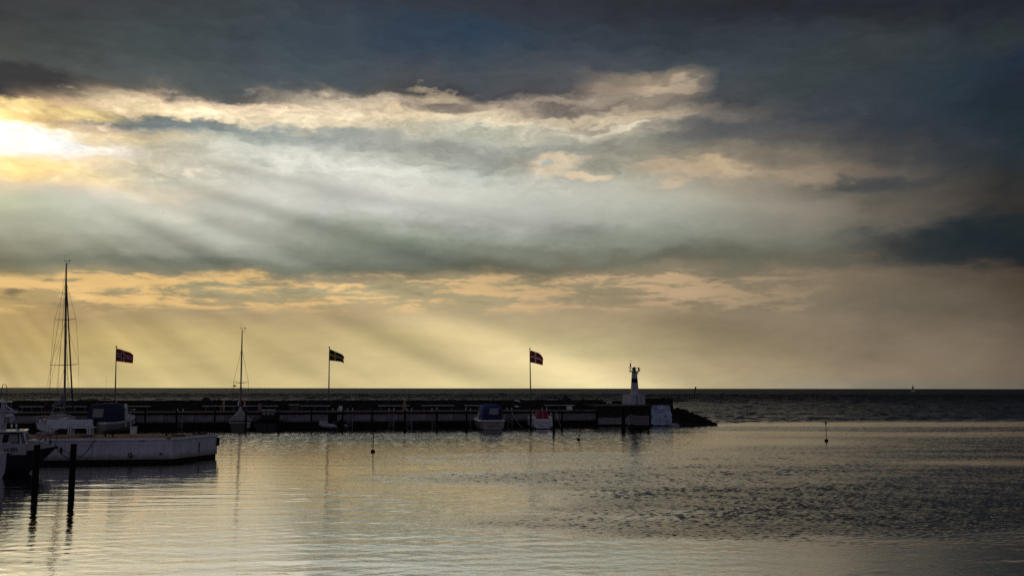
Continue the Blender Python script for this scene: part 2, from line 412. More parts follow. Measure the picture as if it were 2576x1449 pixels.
def surface(ya, NC):
    """heights, gust and open-sea steepness on a fan of rows"""
    ua = np.linspace(-0.605, 0.605, NC)
    Yg, Ug = np.meshgrid(ya, ua, indexing='ij')
    Xg = Yg * Ug
    P1 = patches(Xg, Yg, 5, 26, 14, 5)
    P2 = patches(Xg, Yg, 1.5, 6, 14, 6)
    back = (Xg * PN.x + Yg * PN.y) - PIER_O.dot(PN)
    openw = sstep(back + 0.8 * P1, 2.0, 10.0)
    slick = np.maximum(ell(Xg, Yg, P1, 36, 110.0, 17, 2.2, 0.95, 0.07), ell(Xg, Yg, P1, 50, 113, 34, 1.3, 0.7, 0.10))
    gust = np.zeros_like(Xg)
    for g_ in GUSTS:
        gust = np.maximum(gust, ell(Xg, Yg, P1 + 0.45 * P2, *g_))
    gust *= (1 - openw)
    openw = openw * (1 - slick)
    shelter = sstep(Yg, 62, 30)
    far_only = ya[0] > 100
    Z = np.zeros_like(Xg)
    if not far_only:
        Z += waves(Xg, Yg, 0.55, 2.6, 40, 0.20, 0.012) * (0.55 + 0.45 * sstep(P1, -1.2, 1.4)) * (0.45 + 0.75 * shelter)
        Z += waves(Xg, Yg, 0.30, 0.9, 30, 0.85, 0.018) * (0.4 + 0.6 * sstep(P2, -1, 1.4))
        Z += waves(Xg, Yg, 0.14, 0.36, 80, 1.1, 0.27) * gust * (0.75 + 0.25 * P2.clip(-1, 1.5))
        Z += waves(Xg, Yg, 0.26, 0.7, 30, 0.8, 0.042) * sstep(Yg, 50, 75) * (1 - openw)
        dr = np.sqrt((Xg + 19.0) ** 2 + (Yg - 26.5) ** 2)
        Z += 0.0015 * np.sin(dr * 15.0) * sstep(dr, 8.0, 1.0)
    else:
        farw = sstep(Yg, 170, 340)
        Z += waves(Xg, Yg, 4.0, 12.0, 40, 0.45, 0.22, PI / 2 + 0.25) * openw * farw
    rs_ = np.random.default_rng(77)
    sea_ = np.zeros_like(Xg)
    for _ in range(60):
        l_ = math.exp(rs_.uniform(math.log(0.9), math.log(4.5)))
        th = PI / 2 + 0.35 + rs_.normal(0, 0.6)
        k_ = 2 * PI / l_
        sea_ += (0.24 * math.sqrt(2 / 60) / k_) * np.sin(k_ * (math.cos(th) * Xg + math.sin(th) * Yg) + rs_.uniform(0, 6.28))
    Z += sea_ * openw * (0.8 + 0.2 * P1.clip(-1, 1.5)) * (1 - sstep(Yg, 170, 340))
    Z *= sstep(np.abs(Ug), 0.605, 0.59) * sstep(Yg, 18, 19) * sstep(Yg, 700, 640)
    V = np.stack([Xg, Yg, Z], -1).reshape(-1, 3).astype(np.float32)
    n, m = Xg.shape
    idx = np.arange(n * m, dtype=np.int32).reshape(n, m)
    q = np.stack([idx[:-1, :-1], idx[:-1, 1:], idx[1:, 1:], idx[1:, :-1]], -1).reshape(-1, 4)
    return V, q, gust.ravel().astype(np.float32), idx
ya = rows(18.0, 126.0, lambda d: 0.05 if d < 46 else 0.05 + 0.0011 * (d - 46))
yb = rows(126.0, 700.0, lambda d: 0.16 + 0.0026 * (d - 126))
V1, q1, g1, i1 = surface(ya, 700)
V2, q2, g2, i2 = surface(yb, 320)
# flat sheet round the waves, out to the horizon
S = 45000.0
o2 = len(V1)
base = o2 + len(V2)
verts = np.vstack([V1, V2, np.array([(-S, -S, 0), (S, -S, 0), (S, S, 0), (-S, S, 0)], np.float32)])
c0, c1, c2, c3 = i1[0, 0], i1[0, -1], o2 + i2[-1, -1], o2 + i2[-1, 0]
q = np.vstack([q1, q2 + o2, np.array([[base, base + 1, c1, c0], [base + 1, base + 2, c2, c1], [base + 2, base + 3, c3, c2], [base + 3, base, c0, c3]], np.int32)])
gall = np.concatenate([g1, g2, np.zeros(4, np.float32)])
me = bpy.data.meshes.new('sea')
me.vertices.add(len(verts))
me.vertices.foreach_set('co', verts.ravel())
me.loops.add(q.size)
me.loops.foreach_set('vertex_index', q.ravel())
me.polygons.add(len(q))
me.polygons.foreach_set('loop_start', np.arange(0, q.size, 4, dtype=np.int32))
me.polygons.foreach_set('loop_total', np.full(len(q), 4, np.int32))
me.polygons.foreach_set('use_smooth', np.ones(len(q), bool))
me.update(calc_edges=True)
ga = me.attributes.new('gust', 'FLOAT', 'POINT')
ga.data.foreach_set('value', gall)

wm = bpy.data.materials.new('sea_water')
wm.use_nodes = True
t = NT(wm.node_tree)
pb = t.n['Principled BSDF']
geo = t.node('ShaderNodeNewGeometry').outputs['Position']
gx, gy, gz = t.sep(geo)
flat = t.xyz(gx, gy, 0.0)
behind = t.m('SUBTRACT', t.vm('DOT_PRODUCT', flat, tuple(PN)), PIER_O.dot(PN))
far_sea = t.m('MULTIPLY', t.ss(behind, 3.0, 12.0), t.ss(gy, 110.0, 190.0))
fine = t.noise(t.vm('MULTIPLY', flat, (2.4, 4.6, 1.0)), 1.6, 3.0, 0.55, 0.3)
fsea = t.noise(t.vm('MULTIPLY', flat, (0.16, 0.32, 1.0)), 1.0, 6.0, 0.62, 0.3)
ga_ = t.node('ShaderNodeAttribute', attribute_name='gust').outputs['Fac']
cat = t.noise(t.vm('MULTIPLY', flat, (7.0, 10.0, 1.0)), 1.0, 2.0, 0.5, 0.3)
h = t.m('MULTIPLY', fine, 0.0045)
h = t.m('ADD', h, t.m('MULTIPLY', cat, t.m('ADD', 0.0012, t.m('ADD', t.m('MULTIPLY', ga_, 0.017), t.ss(gy, 50.0, 80.0, 0.0, 0.006)))))
h = t.m('ADD', h, t.m('MULTIPLY', fsea, t.m('MULTIPLY', far_sea, 1.3)))
bn = t.node('ShaderNodeBump')
bn.inputs['Strength'].default_value = 1.0
bn.inputs['Distance'].default_value = 1.0
t.put(bn.inputs['Height'], h)
t.put(pb.inputs['Normal'], bn.outputs[0])
pb.inputs['Base Color'].default_value = (0.012, 0.014, 0.015, 1)
gq = t.node('ShaderNodeAttribute', attribute_name='gust').outputs['Fac']
mirror_gain = t.m('MULTIPLY', t.ss(behind, 4.0, 14.0, 0.84, 0.0), t.m('SUBTRACT', 1.0, t.m('MULTIPLY', gq, 0.80)))
wr = (t.m('ADD', 0.05, t.m('MULTIPLY', t.ss(behind, 3.0, 9.0), t.ss(gy, 100.0, 500.0, 0.16, 0.55))))
pb.inputs['IOR'].default_value = 1.333
t.put(pb.inputs['Roughness'], wr)
gl = t.node('ShaderNodeBsdfGlossy')            # extra mirror gloss added to brighten reflections in the sheltered water
gl.inputs['Color'].default_value = (0.90, 0.875, 0.83, 1)
t.put(gl.inputs['Roughness'], wr)
t.put(gl.inputs['Normal'], bn.outputs[0])
mxs = t.node('ShaderNodeMixShader')
t.put(mxs.inputs[0], mirror_gain)
t.l.new(pb.outputs[0], mxs.inputs[1])
t.l.new(gl.outputs[0], mxs.inputs[2])
t.l.new(mxs.outputs[0], t.n['Material Output'].inputs['Surface'])
me.materials.append(wm)
sea = bpy.data.objects.new('sea', me)
COL.objects.link(sea)
sea['kind'] = 'structure'
# ------------------------------------------------------------------ mesh helpers
class MB:
    def __init__(self):
        self.v, self.f, self.mi, self.cur = [], [], [], 0
    def add(self, vs_, fs_):
        o = len(self.v)
        self.v += [tuple(p) for p in vs_]
        self.f += [tuple(i + o for i in f) for f in fs_]
        self.mi += [self.cur] * len(fs_)
        return self
    def box(self, c, s, rz=0.0, ry=0.0, rx=0.0, ch=0.0):
        M = Euler((rx, ry, rz)).to_matrix()
        x, y, z = (k / 2 for k in s)
        if ch > 0:
            ch = min(ch, x * .6, y * .6, z * .6)
            ps = []
            for sx in (-1, 1):
                for sy in (-1, 1):
                    for sz in (-1, 1):
                        ps += [(sx * (x - ch), sy * (y - ch), sz * z), (sx * (x - ch), sy * y, sz * (z - ch)), (sx * x, sy * (y - ch), sz * (z - ch))]
            b = bmesh.new()
            for p in ps:
                b.verts.new(M @ Vector(p) + Vector(c))
            bmesh.ops.convex_hull(b, input=b.verts)
            b.verts.index_update()
            self.add([v.co for v in b.verts], [[v.index for v in f.verts] for f in b.faces])
            b.free()
            return self
        ps = [(-x, -y, -z), (x, -y, -z), (x, y, -z), (-x, y, -z), (-x, -y, z), (x, -y, z), (x, y, z), (-x, y, z)]
        return self.add([M @ Vector(p) + Vector(c) for p in ps], [(0, 3, 2, 1), (4, 5, 6, 7), (0, 1, 5, 4), (1, 2, 6, 5), (2, 3, 7, 6), (3, 0, 4, 7)])
    def bar(self, p0, p1, w, h=None):
        """square bar from p0 to p1"""
        p0, p1 = Vector(p0), Vector(p1)
        h = h or w
        d = (p1 - p0)
        q = d.to_track_quat('X', 'Z').to_matrix()
        l_ = d.length
        ps = [(0, -w / 2, -h / 2), (l_, -w / 2, -h / 2), (l_, w / 2, -h / 2), (0, w / 2, -h / 2), (0, -w / 2, h / 2), (l_, -w / 2, h / 2), (l_, w / 2, h / 2), (0, w / 2, h / 2)]
        return self.add([q @ Vector(p) + p0 for p in ps], [(0, 3, 2, 1), (4, 5, 6, 7), (0, 1, 5, 4), (1, 2, 6, 5), (2, 3, 7, 6), (3, 0, 4, 7)])
    def path(self, pts, r, n=6, cap=True):
        pts = [Vector(p) for p in pts]
        rs = r if isinstance(r, (list, tuple)) else [r] * len(pts)
        vs_, fs_ = [], []
        for i, p in enumerate(pts):
            d = (pts[min(i + 1, len(pts) - 1)] - pts[max(i - 1, 0)])
            q = d.to_track_quat('Z', 'X').to_matrix()
            for k in range(n):
                a = 2 * PI * k / n
                vs_.append(q @ Vector((math.cos(a) * rs[i], math.sin(a) * rs[i], 0)) + p)
        for i in range(len(pts) - 1):
            for k in range(n):
                k2 = (k + 1) % n
                fs_.append((i * n + k, i * n + k2, (i + 1) * n + k2, (i + 1) * n + k))
        if cap:
            fs_.append(tuple(reversed(range(n))))
            fs_.append(tuple(range((len(pts) - 1) * n, len(pts) * n)))
        return self.add(vs_, fs_)
    def tube(self, p0, p1, r0, r1=None, n=8):
        return self.path([p0, p1], [r0, r0 if r1 is None else r1], n)
    def lathe(self, prof, n=16, c=(0, 0, 0), phase=0.0):
        vs_, fs_ = [], []
        for r_, z_ in prof:
            for k in range(n):
                a = 2 * PI * k / n + phase
                vs_.append((c[0] + r_ * math.cos(a), c[1] + r_ * math.sin(a), c[2] + z_))
        for i in range(len(prof) - 1):
            for k in range(n):
                k2 = (k + 1) % n
                fs_.append((i * n + k, i * n + k2, (i + 1) * n + k2, (i + 1) * n + k))
        fs_.append(tuple(reversed(range(n))))
        fs_.append(tuple(range((len(prof) - 1) * n, len(prof) * n)))
        return self.add(vs_, fs_)
    def torus(self, c, Rr, r, axis='Y', n=16, m=7, a0=0.0, a1=2 * PI):
        pts = []
        full = abs(a1 - a0 - 2 * PI) < 1e-6
        cnt = n + 1
        for i in range(cnt):
            a = a0 + (a1 - a0) * i / n
            u, w = Rr * math.cos(a), Rr * math.sin(a)
            pts.append(Vector(c) + (Vector((u, 0, w)) if axis == 'Y' else Vector((u, w, 0)) if axis == 'Z' else Vector((0, u, w))))
        return self.path(pts, r, m, cap=not full)
    def prism(self, poly, z0, z1):
        n = len(poly)
        vs_ = [(p[0], p[1], z0) for p in poly] + [(p[0], p[1], z1) for p in poly]
        fs_ = [tuple(reversed(range(n))), tuple(range(n, 2 * n))] + [(i, (i + 1) % n, n + (i + 1) % n, n + i) for i in range(n)]
        return self.add(vs_, fs_)
    def sideprism(self, poly, y0, y1):
        """polygon in local XZ pushed along Y"""
        n = len(poly)
        vs_ = [(p[0], y0, p[1]) for p in poly] + [(p[0], y1, p[1]) for p in poly]
        fs_ = [tuple(range(n)), tuple(reversed(range(n, 2 * n)))] + [(i, n + i, n + (i + 1) % n, (i + 1) % n) for i in range(n)]
        return self.add(vs_, fs_)
    def grid(self, P):
        """P: rows of points"""
        nr, nc = len(P), len(P[0])
        return self.add([p for row in P for p in row], [(j * nc + i, j * nc + i + 1, (j + 1) * nc + i + 1, (j + 1) * nc + i) for j in range(nr - 1) for i in range(nc - 1)])
    def rock(self, c, s, seed=0, sub=2, amp=0.28):
        b = bmesh.new()
        bmesh.ops.create_icosphere(b, subdivisions=sub, radius=1.0)
        off = Vector((seed * 3.17, seed * 1.31, seed * 7.7))
        e = Euler((seed * 1.1, seed * 2.3, seed * .7)).to_matrix()
        for v in b.verts:
            n_ = mnoise.noise(v.co * 1.1 + off) * amp * 1.7 + mnoise.noise(v.co * 2.7 + off) * amp * .6
            p = v.co * (1 + n_)
            p = Vector([max(-.78, min(.78, k)) for k in p])
            v.co = e @ p
        b.verts.index_update()
        self.add([Vector((v.co.x * s[0], v.co.y * s[1], v.co.z * s[2])) + Vector(c) for v in b.verts], [[v.index for v in f.verts] for f in b.faces])
        b.free()
        return self
    def mesh(self, name, mats, smooth=False):
        me_ = bpy.data.meshes.new(name)
        me_.from_pydata(self.v, [], self.f)
        for m_ in (mats if isinstance(mats, (list, tuple)) else [mats]):
            me_.materials.append(m_)
        me_.polygons.foreach_set('material_index', self.mi)
        if smooth:
            me_.polygons.foreach_set('use_smooth', [True] * len(me_.polygons))
            try:
                me_.set_sharp_from_angle(angle=R(38))
            except Exception:
                pass
        me_.update()
        return me_
    def build(self, name, mats, parent=None, smooth=False, label=None):
        return link(name, self.mesh(name, mats, smooth), parent, label)
def link(name, me_, parent=None, label=None):
    o = bpy.data.objects.new(name, me_)
    COL.objects.link(o)
    if parent is not None:
        o.parent = parent
    if label:
        o['label'] = label
    return o
def tag(o, label, cat, group=None):
    o['label'] = label
    o['category'] = cat
    if group:
        o['group'] = group
    return o
def thing(name, label, cat, loc=(0, 0, 0), rz=0.0, group=None, rx=0.0, ry=0.0):
    o = bpy.data.objects.new(name, None)
    o.empty_display_size = 0.3
    COL.objects.link(o)
    o.location = loc
    o.rotation_euler = (rx, ry, rz)
    return tag(o, label, cat, group)
def copy_tree(o, parent=None):
    c = o.copy()
    COL.objects.link(c)
    c.parent = parent
    for ch in list(o.children):
        copy_tree(ch, c)
    return c
def pp(s, t_, z=0.0):
    return PIER_O + PE * s + PN * t_ + Vector((0, 0, z))
def s_at(px, t_):
    d = ray(px, HORIZ)
    n_ = Vector((d.y, -d.x))            # s such that the point lies on that sight line
    o = PIER_O + PN * t_
    return -(o.x * n_.x + o.y * n_.y) / (PE.x * n_.x + PE.y * n_.y)
def pz(py, px, s, t_):
    """height at which something standing at (s, t) meets photo row py"""
    P = pp(s, t_)
    return at(px, py, P.y).z
ORD = ['leftmost', 'second', 'third', 'fourth', 'fifth', 'sixth', 'seventh', 'eighth', 'ninth', 'tenth', 'eleventh', 'twelfth', 'thirteenth', 'fourteenth', 'fifteenth', 'sixteenth']
def nth(i):
    return 'leftmost' if i == 0 else ORD[i] + ' from the left'

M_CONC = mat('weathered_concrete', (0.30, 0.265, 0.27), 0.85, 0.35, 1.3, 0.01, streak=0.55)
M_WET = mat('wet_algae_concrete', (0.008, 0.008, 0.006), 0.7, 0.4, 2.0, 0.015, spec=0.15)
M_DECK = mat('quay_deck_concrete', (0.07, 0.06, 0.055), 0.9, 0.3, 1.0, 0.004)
M_TIMB = mat('dark_tarred_timber', (0.010, 0.008, 0.007), 0.85, 0.4, 6.0, 0.006, stretch=(1, 1, .2), spec=0.12)
M_CAP = mat('brown_capping_timber', (0.26, 0.19, 0.16), 0.8, 0.35, 4.0, 0.004, stretch=(.2, 2, 2))
M_WALL = mat('dark_granite', (0.042, 0.034, 0.029), 0.95, 0.5, 1.6, 0.03, spec=0.12)
M_ROCK = mat('dark_boulder_stone', (0.022, 0.021, 0.020), 0.9, 0.6, 1.2, 0.05, spec=0.15)
M_WHITE = mat('white_paint', (0.72, 0.71, 0.72), 0.5, 0.10, 2.0, 0.0, streak=0.10)
M_OLDWHITE = mat('worn_white_paint', (0.60, 0.58, 0.62), 0.6, 0.16, 1.2, 0.003, streak=0.35)
M_WASH = mat('whitewashed_stone', (0.42, 0.50, 0.62), 0.8, 0.25, 1.5, 0.05)
M_PONT = tide_stain(mat('pontoon_white_paint', (0.60, 0.58, 0.64), 0.6, 0.16, 1.2, 0.003, streak=0.40), 0.2, 0.62, (0.20, 0.15, 0.09))
M_QPAN = tide_stain(mat('quay_panel_concrete', (0.28, 0.245, 0.245), 0.85, 0.35, 1.3, 0.01, streak=0.6), 0.6, 1.0, (0.06, 0.055, 0.05))
M_DULLW = mat('dull_white_paint', (0.40, 0.38, 0.40), 0.55, 0.18, 1.5, 0.0, streak=0.25)
M_GREL = mat('white_gelcoat', (0.74, 0.73, 0.74), 0.25, 0.06, 1.0)
M_NAVY = mat('navy_hull_paint', (0.005, 0.006, 0.012), 0.4, 0.3, 1.5, spec=0.3)
M_BLACK = mat('black_rubber', (0.006, 0.006, 0.006), 0.7, 0.3, 4.0, spec=0.15)
M_DKMET = mat('dark_painted_metal', (0.03, 0.03, 0.032), 0.5, 0.2, 4.0)
M_STEEL = mat('galvanised_steel', (0.42, 0.42, 0.43), 0.4, 0.15, 5.0, metal=0.85)
M_MAST = mat('anodised_mast', (0.10, 0.10, 0.105), 0.45, 0.15, 2.0, metal=0.5)
M_WIRE = mat('rigging_wire', (0.10, 0.085, 0.06), 0.5, 0.1, 2.0, metal=0.4)
M_BLUE = mat('blue_canvas', (0.016, 0.026, 0.17), 0.8, 0.25, 2.0, 0.01)
M_DBLUE = mat('dark_blue_canvas', (0.010, 0.013, 0.045), 0.8, 0.3, 2.0, 0.01)
M_REDC = mat('red_canvas', (0.30, 0.014, 0.03), 0.8, 0.2, 2.5, 0.01)
M_GREYC = mat('grey_canvas', (0.38, 0.35, 0.35), 0.85, 0.25, 2.0, 0.02)
M_GREYR = mat('grey_hypalon', (0.36, 0.36, 0.44), 0.55, 0.15, 2.0)
M_GLASS = mat('dark_window_glass', (0.03, 0.03, 0.032), 0.08, 0.1, 1.0, spec=0.6)
M_VINYL = mat('clear_vinyl_window', (0.20, 0.18, 0.17), 0.25, 0.15, 1.5)
M_WOODP = mat('pale_timber', (0.36, 0.31, 0.25), 0.8, 0.25, 5.0)
M_LH = mat('lighthouse_paint', (0.42, 0.39, 0.44), 0.6, 0.18, 1.5, 0.003, streak=0.3)
M_BLUEW = mat('pale_blue_paint', (0.66, 0.76, 0.85), 0.55, 0.14, 3.0, 0.002)
M_REDDK = mat('red_brown_deck_paint', (0.26, 0.085, 0.045), 0.85, 0.3, 1.5, 0.004)
M_ROPE = mat('dark_rope', (0.05, 0.045, 0.04), 0.9, 0.3, 20.0)
M_PALER = mat('pale_rope', (0.35, 0.33, 0.30), 0.9, 0.2, 20.0)
M_YEL = mat('yellow_hose', (0.35, 0.28, 0.03), 0.6, 0.2, 6.0)
M_RED = mat('signal_red', (0.55, 0.02, 0.02), 0.5, 0.1, 3.0)
M_GREEN = mat('signal_green', (0.0, 0.22, 0.10), 0.5, 0.1, 3.0)
M_BLKP = mat('black_paint', (0.006, 0.006, 0.007), 0.7, 0.2, 3.0, spec=0.15)
M_FRED = mat('flag_red', (0.34, 0.012, 0.014), 0.85, 0.15, 4.0)
M_FNAVY = mat('flag_navy', (0.012, 0.018, 0.05), 0.85, 0.15, 4.0)
M_FWHITE = mat('flag_white', (0.72, 0.62, 0.62), 0.85, 0.1, 4.0)
M_FYEL = mat('flag_yellow', (0.50, 0.36, 0.04), 0.85, 0.1, 4.0)

for _m in (M_FRED, M_FNAVY, M_FWHITE, M_FYEL):     # thin bunting lets some sky through
    _t = NT(_m.node_tree)
    _b = _t.n['Principled BSDF']
    _c = _b.inputs['Base Color'].links[0].from_socket
    _tr = _t.node('ShaderNodeBsdfTranslucent')
    _t.put(_tr.inputs['Color'], _c)
    _mx = _t.node('ShaderNodeMixShader')
    _mx.inputs[0].default_value = 0.30
    _t.l.new(_b.outputs[0], _mx.inputs[1])
    _t.l.new(_tr.outputs[0], _mx.inputs[2])
    _t.l.new(_mx.outputs[0], _t.n['Material Output'].inputs['Surface'])
# ------------------------------------------------------------------ quay and breakwater
S0 = -24.0
S1 = s_at(1507, 0.0)
QZ = 1.8
quay = thing('harbour_quay', 'long low concrete quay with timber edge across the harbour', 'quay', PIER_O, PIER_A)
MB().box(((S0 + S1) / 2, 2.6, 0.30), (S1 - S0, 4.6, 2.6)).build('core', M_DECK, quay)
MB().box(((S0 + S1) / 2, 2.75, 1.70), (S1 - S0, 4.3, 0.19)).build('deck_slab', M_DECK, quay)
MB().box(((S0 + S1) / 2, 0.12, -0.15), (S1 - S0, 0.42, 1.66)).build('tide_band', M_WET, quay)
pl = 2.96
k = 0
x = S0
pan = {}
while x < S1 - 0.3:
    w = min(pl, S1 - x)
    w_ = round(w - 0.05, 2)
    if w_ not in pan:
        pan[w_] = [MB().box((0, 0, 0), (w_, 0.16, 0.80), ch=0.02).mesh('concrete_panel', M_QPAN)]
    o = link('concrete_panel', pan[w_][0], quay)
    o.location = (x + w / 2, 0.235 + random.uniform(-.012, .012), 1.06)
    if k % 2 == 0:
        o2 = link('capping_beam', pan.setdefault(('c', w_), MB().box((0, 0, 0), (2 * w - 0.03, 0.42, 0.12), ch=0.015).mesh('capping_beam', M_CAP)), quay)
        o2.location = (min(x + w, S1 - w), 0.18, 1.745)
        o3 = link('timber_wale', pan.setdefault(('w', w_), MB().box((0, 0, 0), (2 * w - 0.06, 0.20, 0.17), ch=0.02).mesh('timber_wale', M_TIMB)), quay)
        o3.location = (min(x + w, S1 - w), 0.06, 1.585)
    x += w
    k += 1
# corrugated sheet piling on the outer stretch
sp = MB().box((0, 0, 0), (0.13, 0.10, 0.84), ch=0.03).mesh('sheet_pile', M_CONC)
x = s_at(1418, 0.1)
while x < s_at(1474, 0.1):
    o = link('sheet_pile', sp, quay)
    o.location = (x, 0.10, 1.05)
    x += 0.27

# ladders down the quay face, each with two grab studs on the edge
LADPX = [455, 845, 882, 986, 1031, 1094, 1179, 1283, 1371]
lad = None
for i, px in enumerate(LADPX):
    s = s_at(px, -0.12)
    if lad is None:
        lad = thing('quay_ladder', '', 'ladder', (0, 0, 0), PIER_A, 'ladders on the quay face')
        for sx in (-.26, .26):
            MB().bar((sx, 0, -0.3), (sx, 0, 1.55), 0.05).build('stile', M_CONC, lad)
            MB().path([(sx, 0.28, 1.80), (sx, 0.28, 2.02), (sx, 0.30, 2.06)], 0.045, 6).build('grab_post', M_WHITE, lad)
        for q_ in range(6):
            MB().bar((-.26, 0, 0.25 + .235 * q_), (.26, 0, 0.25 + .235 * q_), 0.06, 0.05).build('rung', M_CONC, lad)
        o = lad
    else:
        o = copy_tree(lad)
    o.location = pp(s, -0.10)
    o['label'] = 'steel ladder with white grab posts on the quay face, ' + nth(i)

# parapet wall behind the deck
SW1 = s_at(1523, 4.5)
wall = thing('parapet_wall', 'dark granite parapet wall along the sea side of the quay', 'wall', pp(0, 4.55, 0), PIER_A)
MB().box(((S0 + SW1) / 2, 0, 2.20), (SW1 - S0, 0.62, 0.98)).build('wall_body', M_WALL, wall)
cs = [MB().box((0, 0, 0), (2.38, 0.74, 0.20 + .0 * i), ch=0.03).mesh('coping_stone', M_WALL) for i in range(2)]
x = S0
i = 0
while x < SW1 - 2.0:
    o = link('coping_stone', cs[i % 2], wall)
    o.location = (x + 1.2, random.uniform(-.02, .02), 2.775 + random.uniform(-.012, .012))
    x += 2.4
    i += 1
for row in range(2):
    x = S0 + .6 * row
    bm_list = [MB().box((0, 0, 0), (1.14, 0.10, 0.42), ch=0.03).mesh('granite_block', M_WALL)]
    while x < SW1 - 1.2:
        o = link('granite_block', bm_list[0], wall)
        o.location = (x + .6, -0.32 + random.uniform(-.015, .015), 2.03 + row * .44)
        x += 1.2
hr0, hr1 = s_at(1363, 4.3), s_at(1466, 4.3)
hr = thing('hand_rail', 'thin pale handrail running along the top of the parapet wall', 'handrail', pp(hr0, 4.30, QZ), PIER_A)
MB().tube((0, 0, 0.93), (hr1 - hr0, 0, 0.93), 0.03).build('rail', M_STEEL, hr)
for q_ in range(4):
    MB().tube(((hr1 - hr0) * (q_ + .02) / 3.05, 0, 0), ((hr1 - hr0) * (q_ + .02) / 3.05, 0, 0.92), 0.022).build('stanchion', M_DKMET, hr)

# rubble on the sea side, tops showing over the coping
rub = thing('rubble_bank', 'dark boulders piled against the sea side of the parapet wall', 'rocks', pp(0, 6.6, 0), PIER_A)
rocks = [MB().rock((0, 0, 0), (1, 1, 1), 3 + i, 2).mesh('boulder', M_ROCK, False) for i in range(6)]
x = S0
while x < SW1 + 6:
    for row in range(2):
        o = link('boulder', random.choice(rocks), rub)
        o.location = (x + random.uniform(-.4, .4), -0.75 + row * 1.5 + random.uniform(-.2, .2), (1.84 if row == 0 else 0.8) + random.uniform(-.20, .24))
        sc = random.uniform(.75, 1.15)
        o.scale = (sc * 1.15, sc, sc * .85)
        o.rotation_euler = (random.uniform(0, 6), random.uniform(0, 6), random.uniform(0, 6))
    x += 1.35
MB().box(((S0 + SW1) / 2, 0.2, 0.4), (SW1 - S0 + 4, 3.0, 2.4)).build('core_fill', M_ROCK, rub)

# benches against the wall
BEN = [(53, 112), (160, 221), (297, 380), (512, 598), (614, 702), (753, 832), (952, 1030), (1060, 1144), (1168, 1238), (1369, 1445)]
for i, (a, b) in enumerate(BEN):
    t_ = 3.75
    sa_, sb_ = s_at(a, t_), s_at(b, t_)
    L = sb_ - sa_
    o = thing('quay_bench', 'long white-topped bench against the parapet wall, ' + nth(i), 'bench', pp((sa_ + sb_) / 2, t_, QZ), PIER_A, 'benches along the parapet wall')
    for q_ in range(2):
        MB().box((0, -0.11 + .22 * q_, 0.47), (L, 0.19, 0.055), ch=0.008).build('seat_plank', M_WHITE, o)
    for fx in (-.41, 0, .41):
        MB().bar((fx * L, -.16, 0.41), (fx * L, .16, 0.41), 0.07, 0.06).bar((fx * L, 0.14, 0.0), (fx * L, .14, 0.39), 0.07).build('bracket', M_CAP, o)

# mooring posts standing off the quay
POSTS = [(364, 1083), (443, 1083), (539, 1083), (618, 1083.5), (700, 1084), (782, 1083), (861, 1083), (936, 1081.5), (1018, 1082), (1099, 1081), (1174, 1080.5), (1255, 1080), (1335, 1081), (1393, 1090), (1414, 1081.5)]
pm = MB().lathe([(0.105, -2.5), (0.10, 0.2), (0.095, 1.7), (0.09, 1.90), (0.055, 1.95)], 10).mesh('post_shaft', M_TIMB, True)
pc = MB().lathe([(0.115, 0.02), (0.120, 0.16), (0.112, 0.34), (0.10, 0.36)], 10).mesh('tide_collar', M_WET, True)
pr = MB().torus((0, 0, 1.35), 0.105, 0.022, 'Z', 12, 5).mesh('rope_turn', M_ROPE, True)
for i, (px, py) in enumerate(POSTS):
    P = on_water(px, py)
    lab = 'slim dark mooring post standing off the quay, ' + nth(i)
    o = thing('mooring_post', lab, 'post', P, random.uniform(0, 6), 'mooring posts in a row off the quay', random.uniform(-.015, .015), random.uniform(-.015, .015))
    link('post_shaft', pm, o)
    link('tide_collar', pc, o)
    if i % 2:
        link('rope_turn', pr, o)
for i, (px, top, w_) in enumerate([(87, 1119, .24), (179.5, 1116, .235)]):
    base = at(px, 1236, 37.3)
    base.z = 0
    hgt = at(px, top, 37.3).z
    o = thing('harbour_pile', ['black timber pile in the foreground beside the fishing boat bow', 'black timber pile in the foreground in front of the white pontoon'][i], 'post', base, 0.3 * i, 'two timber piles in the foreground')
    MB().lathe([(w_ * .54, -2.5), (w_ * .52, .4), (w_ * .5, hgt - .05), (w_ * .47, hgt - .01), (w_ * .30, hgt)], 14).build('pile_shaft', M_TIMB, o, True)
    for q_ in range(5 if i else 3):
        a = q_ * 1.3 + i
        MB().box((math.cos(a) * w_ * .40, math.sin(a) * w_ * .40, hgt + .004), (.05, .035, .04), rz=a).build('top_splinter', M_WOODP if i else M_TIMB, o)
    MB().torus((0, 0, .35), w_ * .53, .02, 'Z', 14, 5).build('tide_ring', M_WET, o)

# ------------------------------------------------------------------ pier head, lighthouse, end rocks
HZ = 2.36
ha, hb = s_at(1503, -0.6), s_at(1638, -0.6)
head = thing('pier_head', 'raised dark masonry pier head carrying the lighthouse', 'pier', pp(ha, -0.6, 0), PIER_A)
HL = hb - ha
MB().box((HL / 2, 3.2, 0.66), (HL, 6.2, 3.1)).build('masonry_core', M_WALL, head)
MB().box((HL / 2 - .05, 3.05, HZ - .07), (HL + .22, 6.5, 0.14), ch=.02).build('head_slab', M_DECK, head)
MB().box((HL * .30, -0.02, 0.62), (HL * .58, 0.26, 0.72), ch=.02).build('concrete_apron', M_CONC, head)
MB().box((HL / 2, -0.06, -0.55), (HL, 0.5, 1.6)).build('tide_band', M_WET, head)
hbk = MB().box((0, 0, 0), (0.92, 0.10, 0.40), ch=.03).mesh('masonry_block', M_WALL)
for row in range(3):
    x = .3 + .4 * (row % 2)
    while x < HL - .5:
        o = link('masonry_block', hbk, head)
        o.location = (x + .2, .07 + random.uniform(-.02, .02), 1.22 + row * .42)
        x += .97
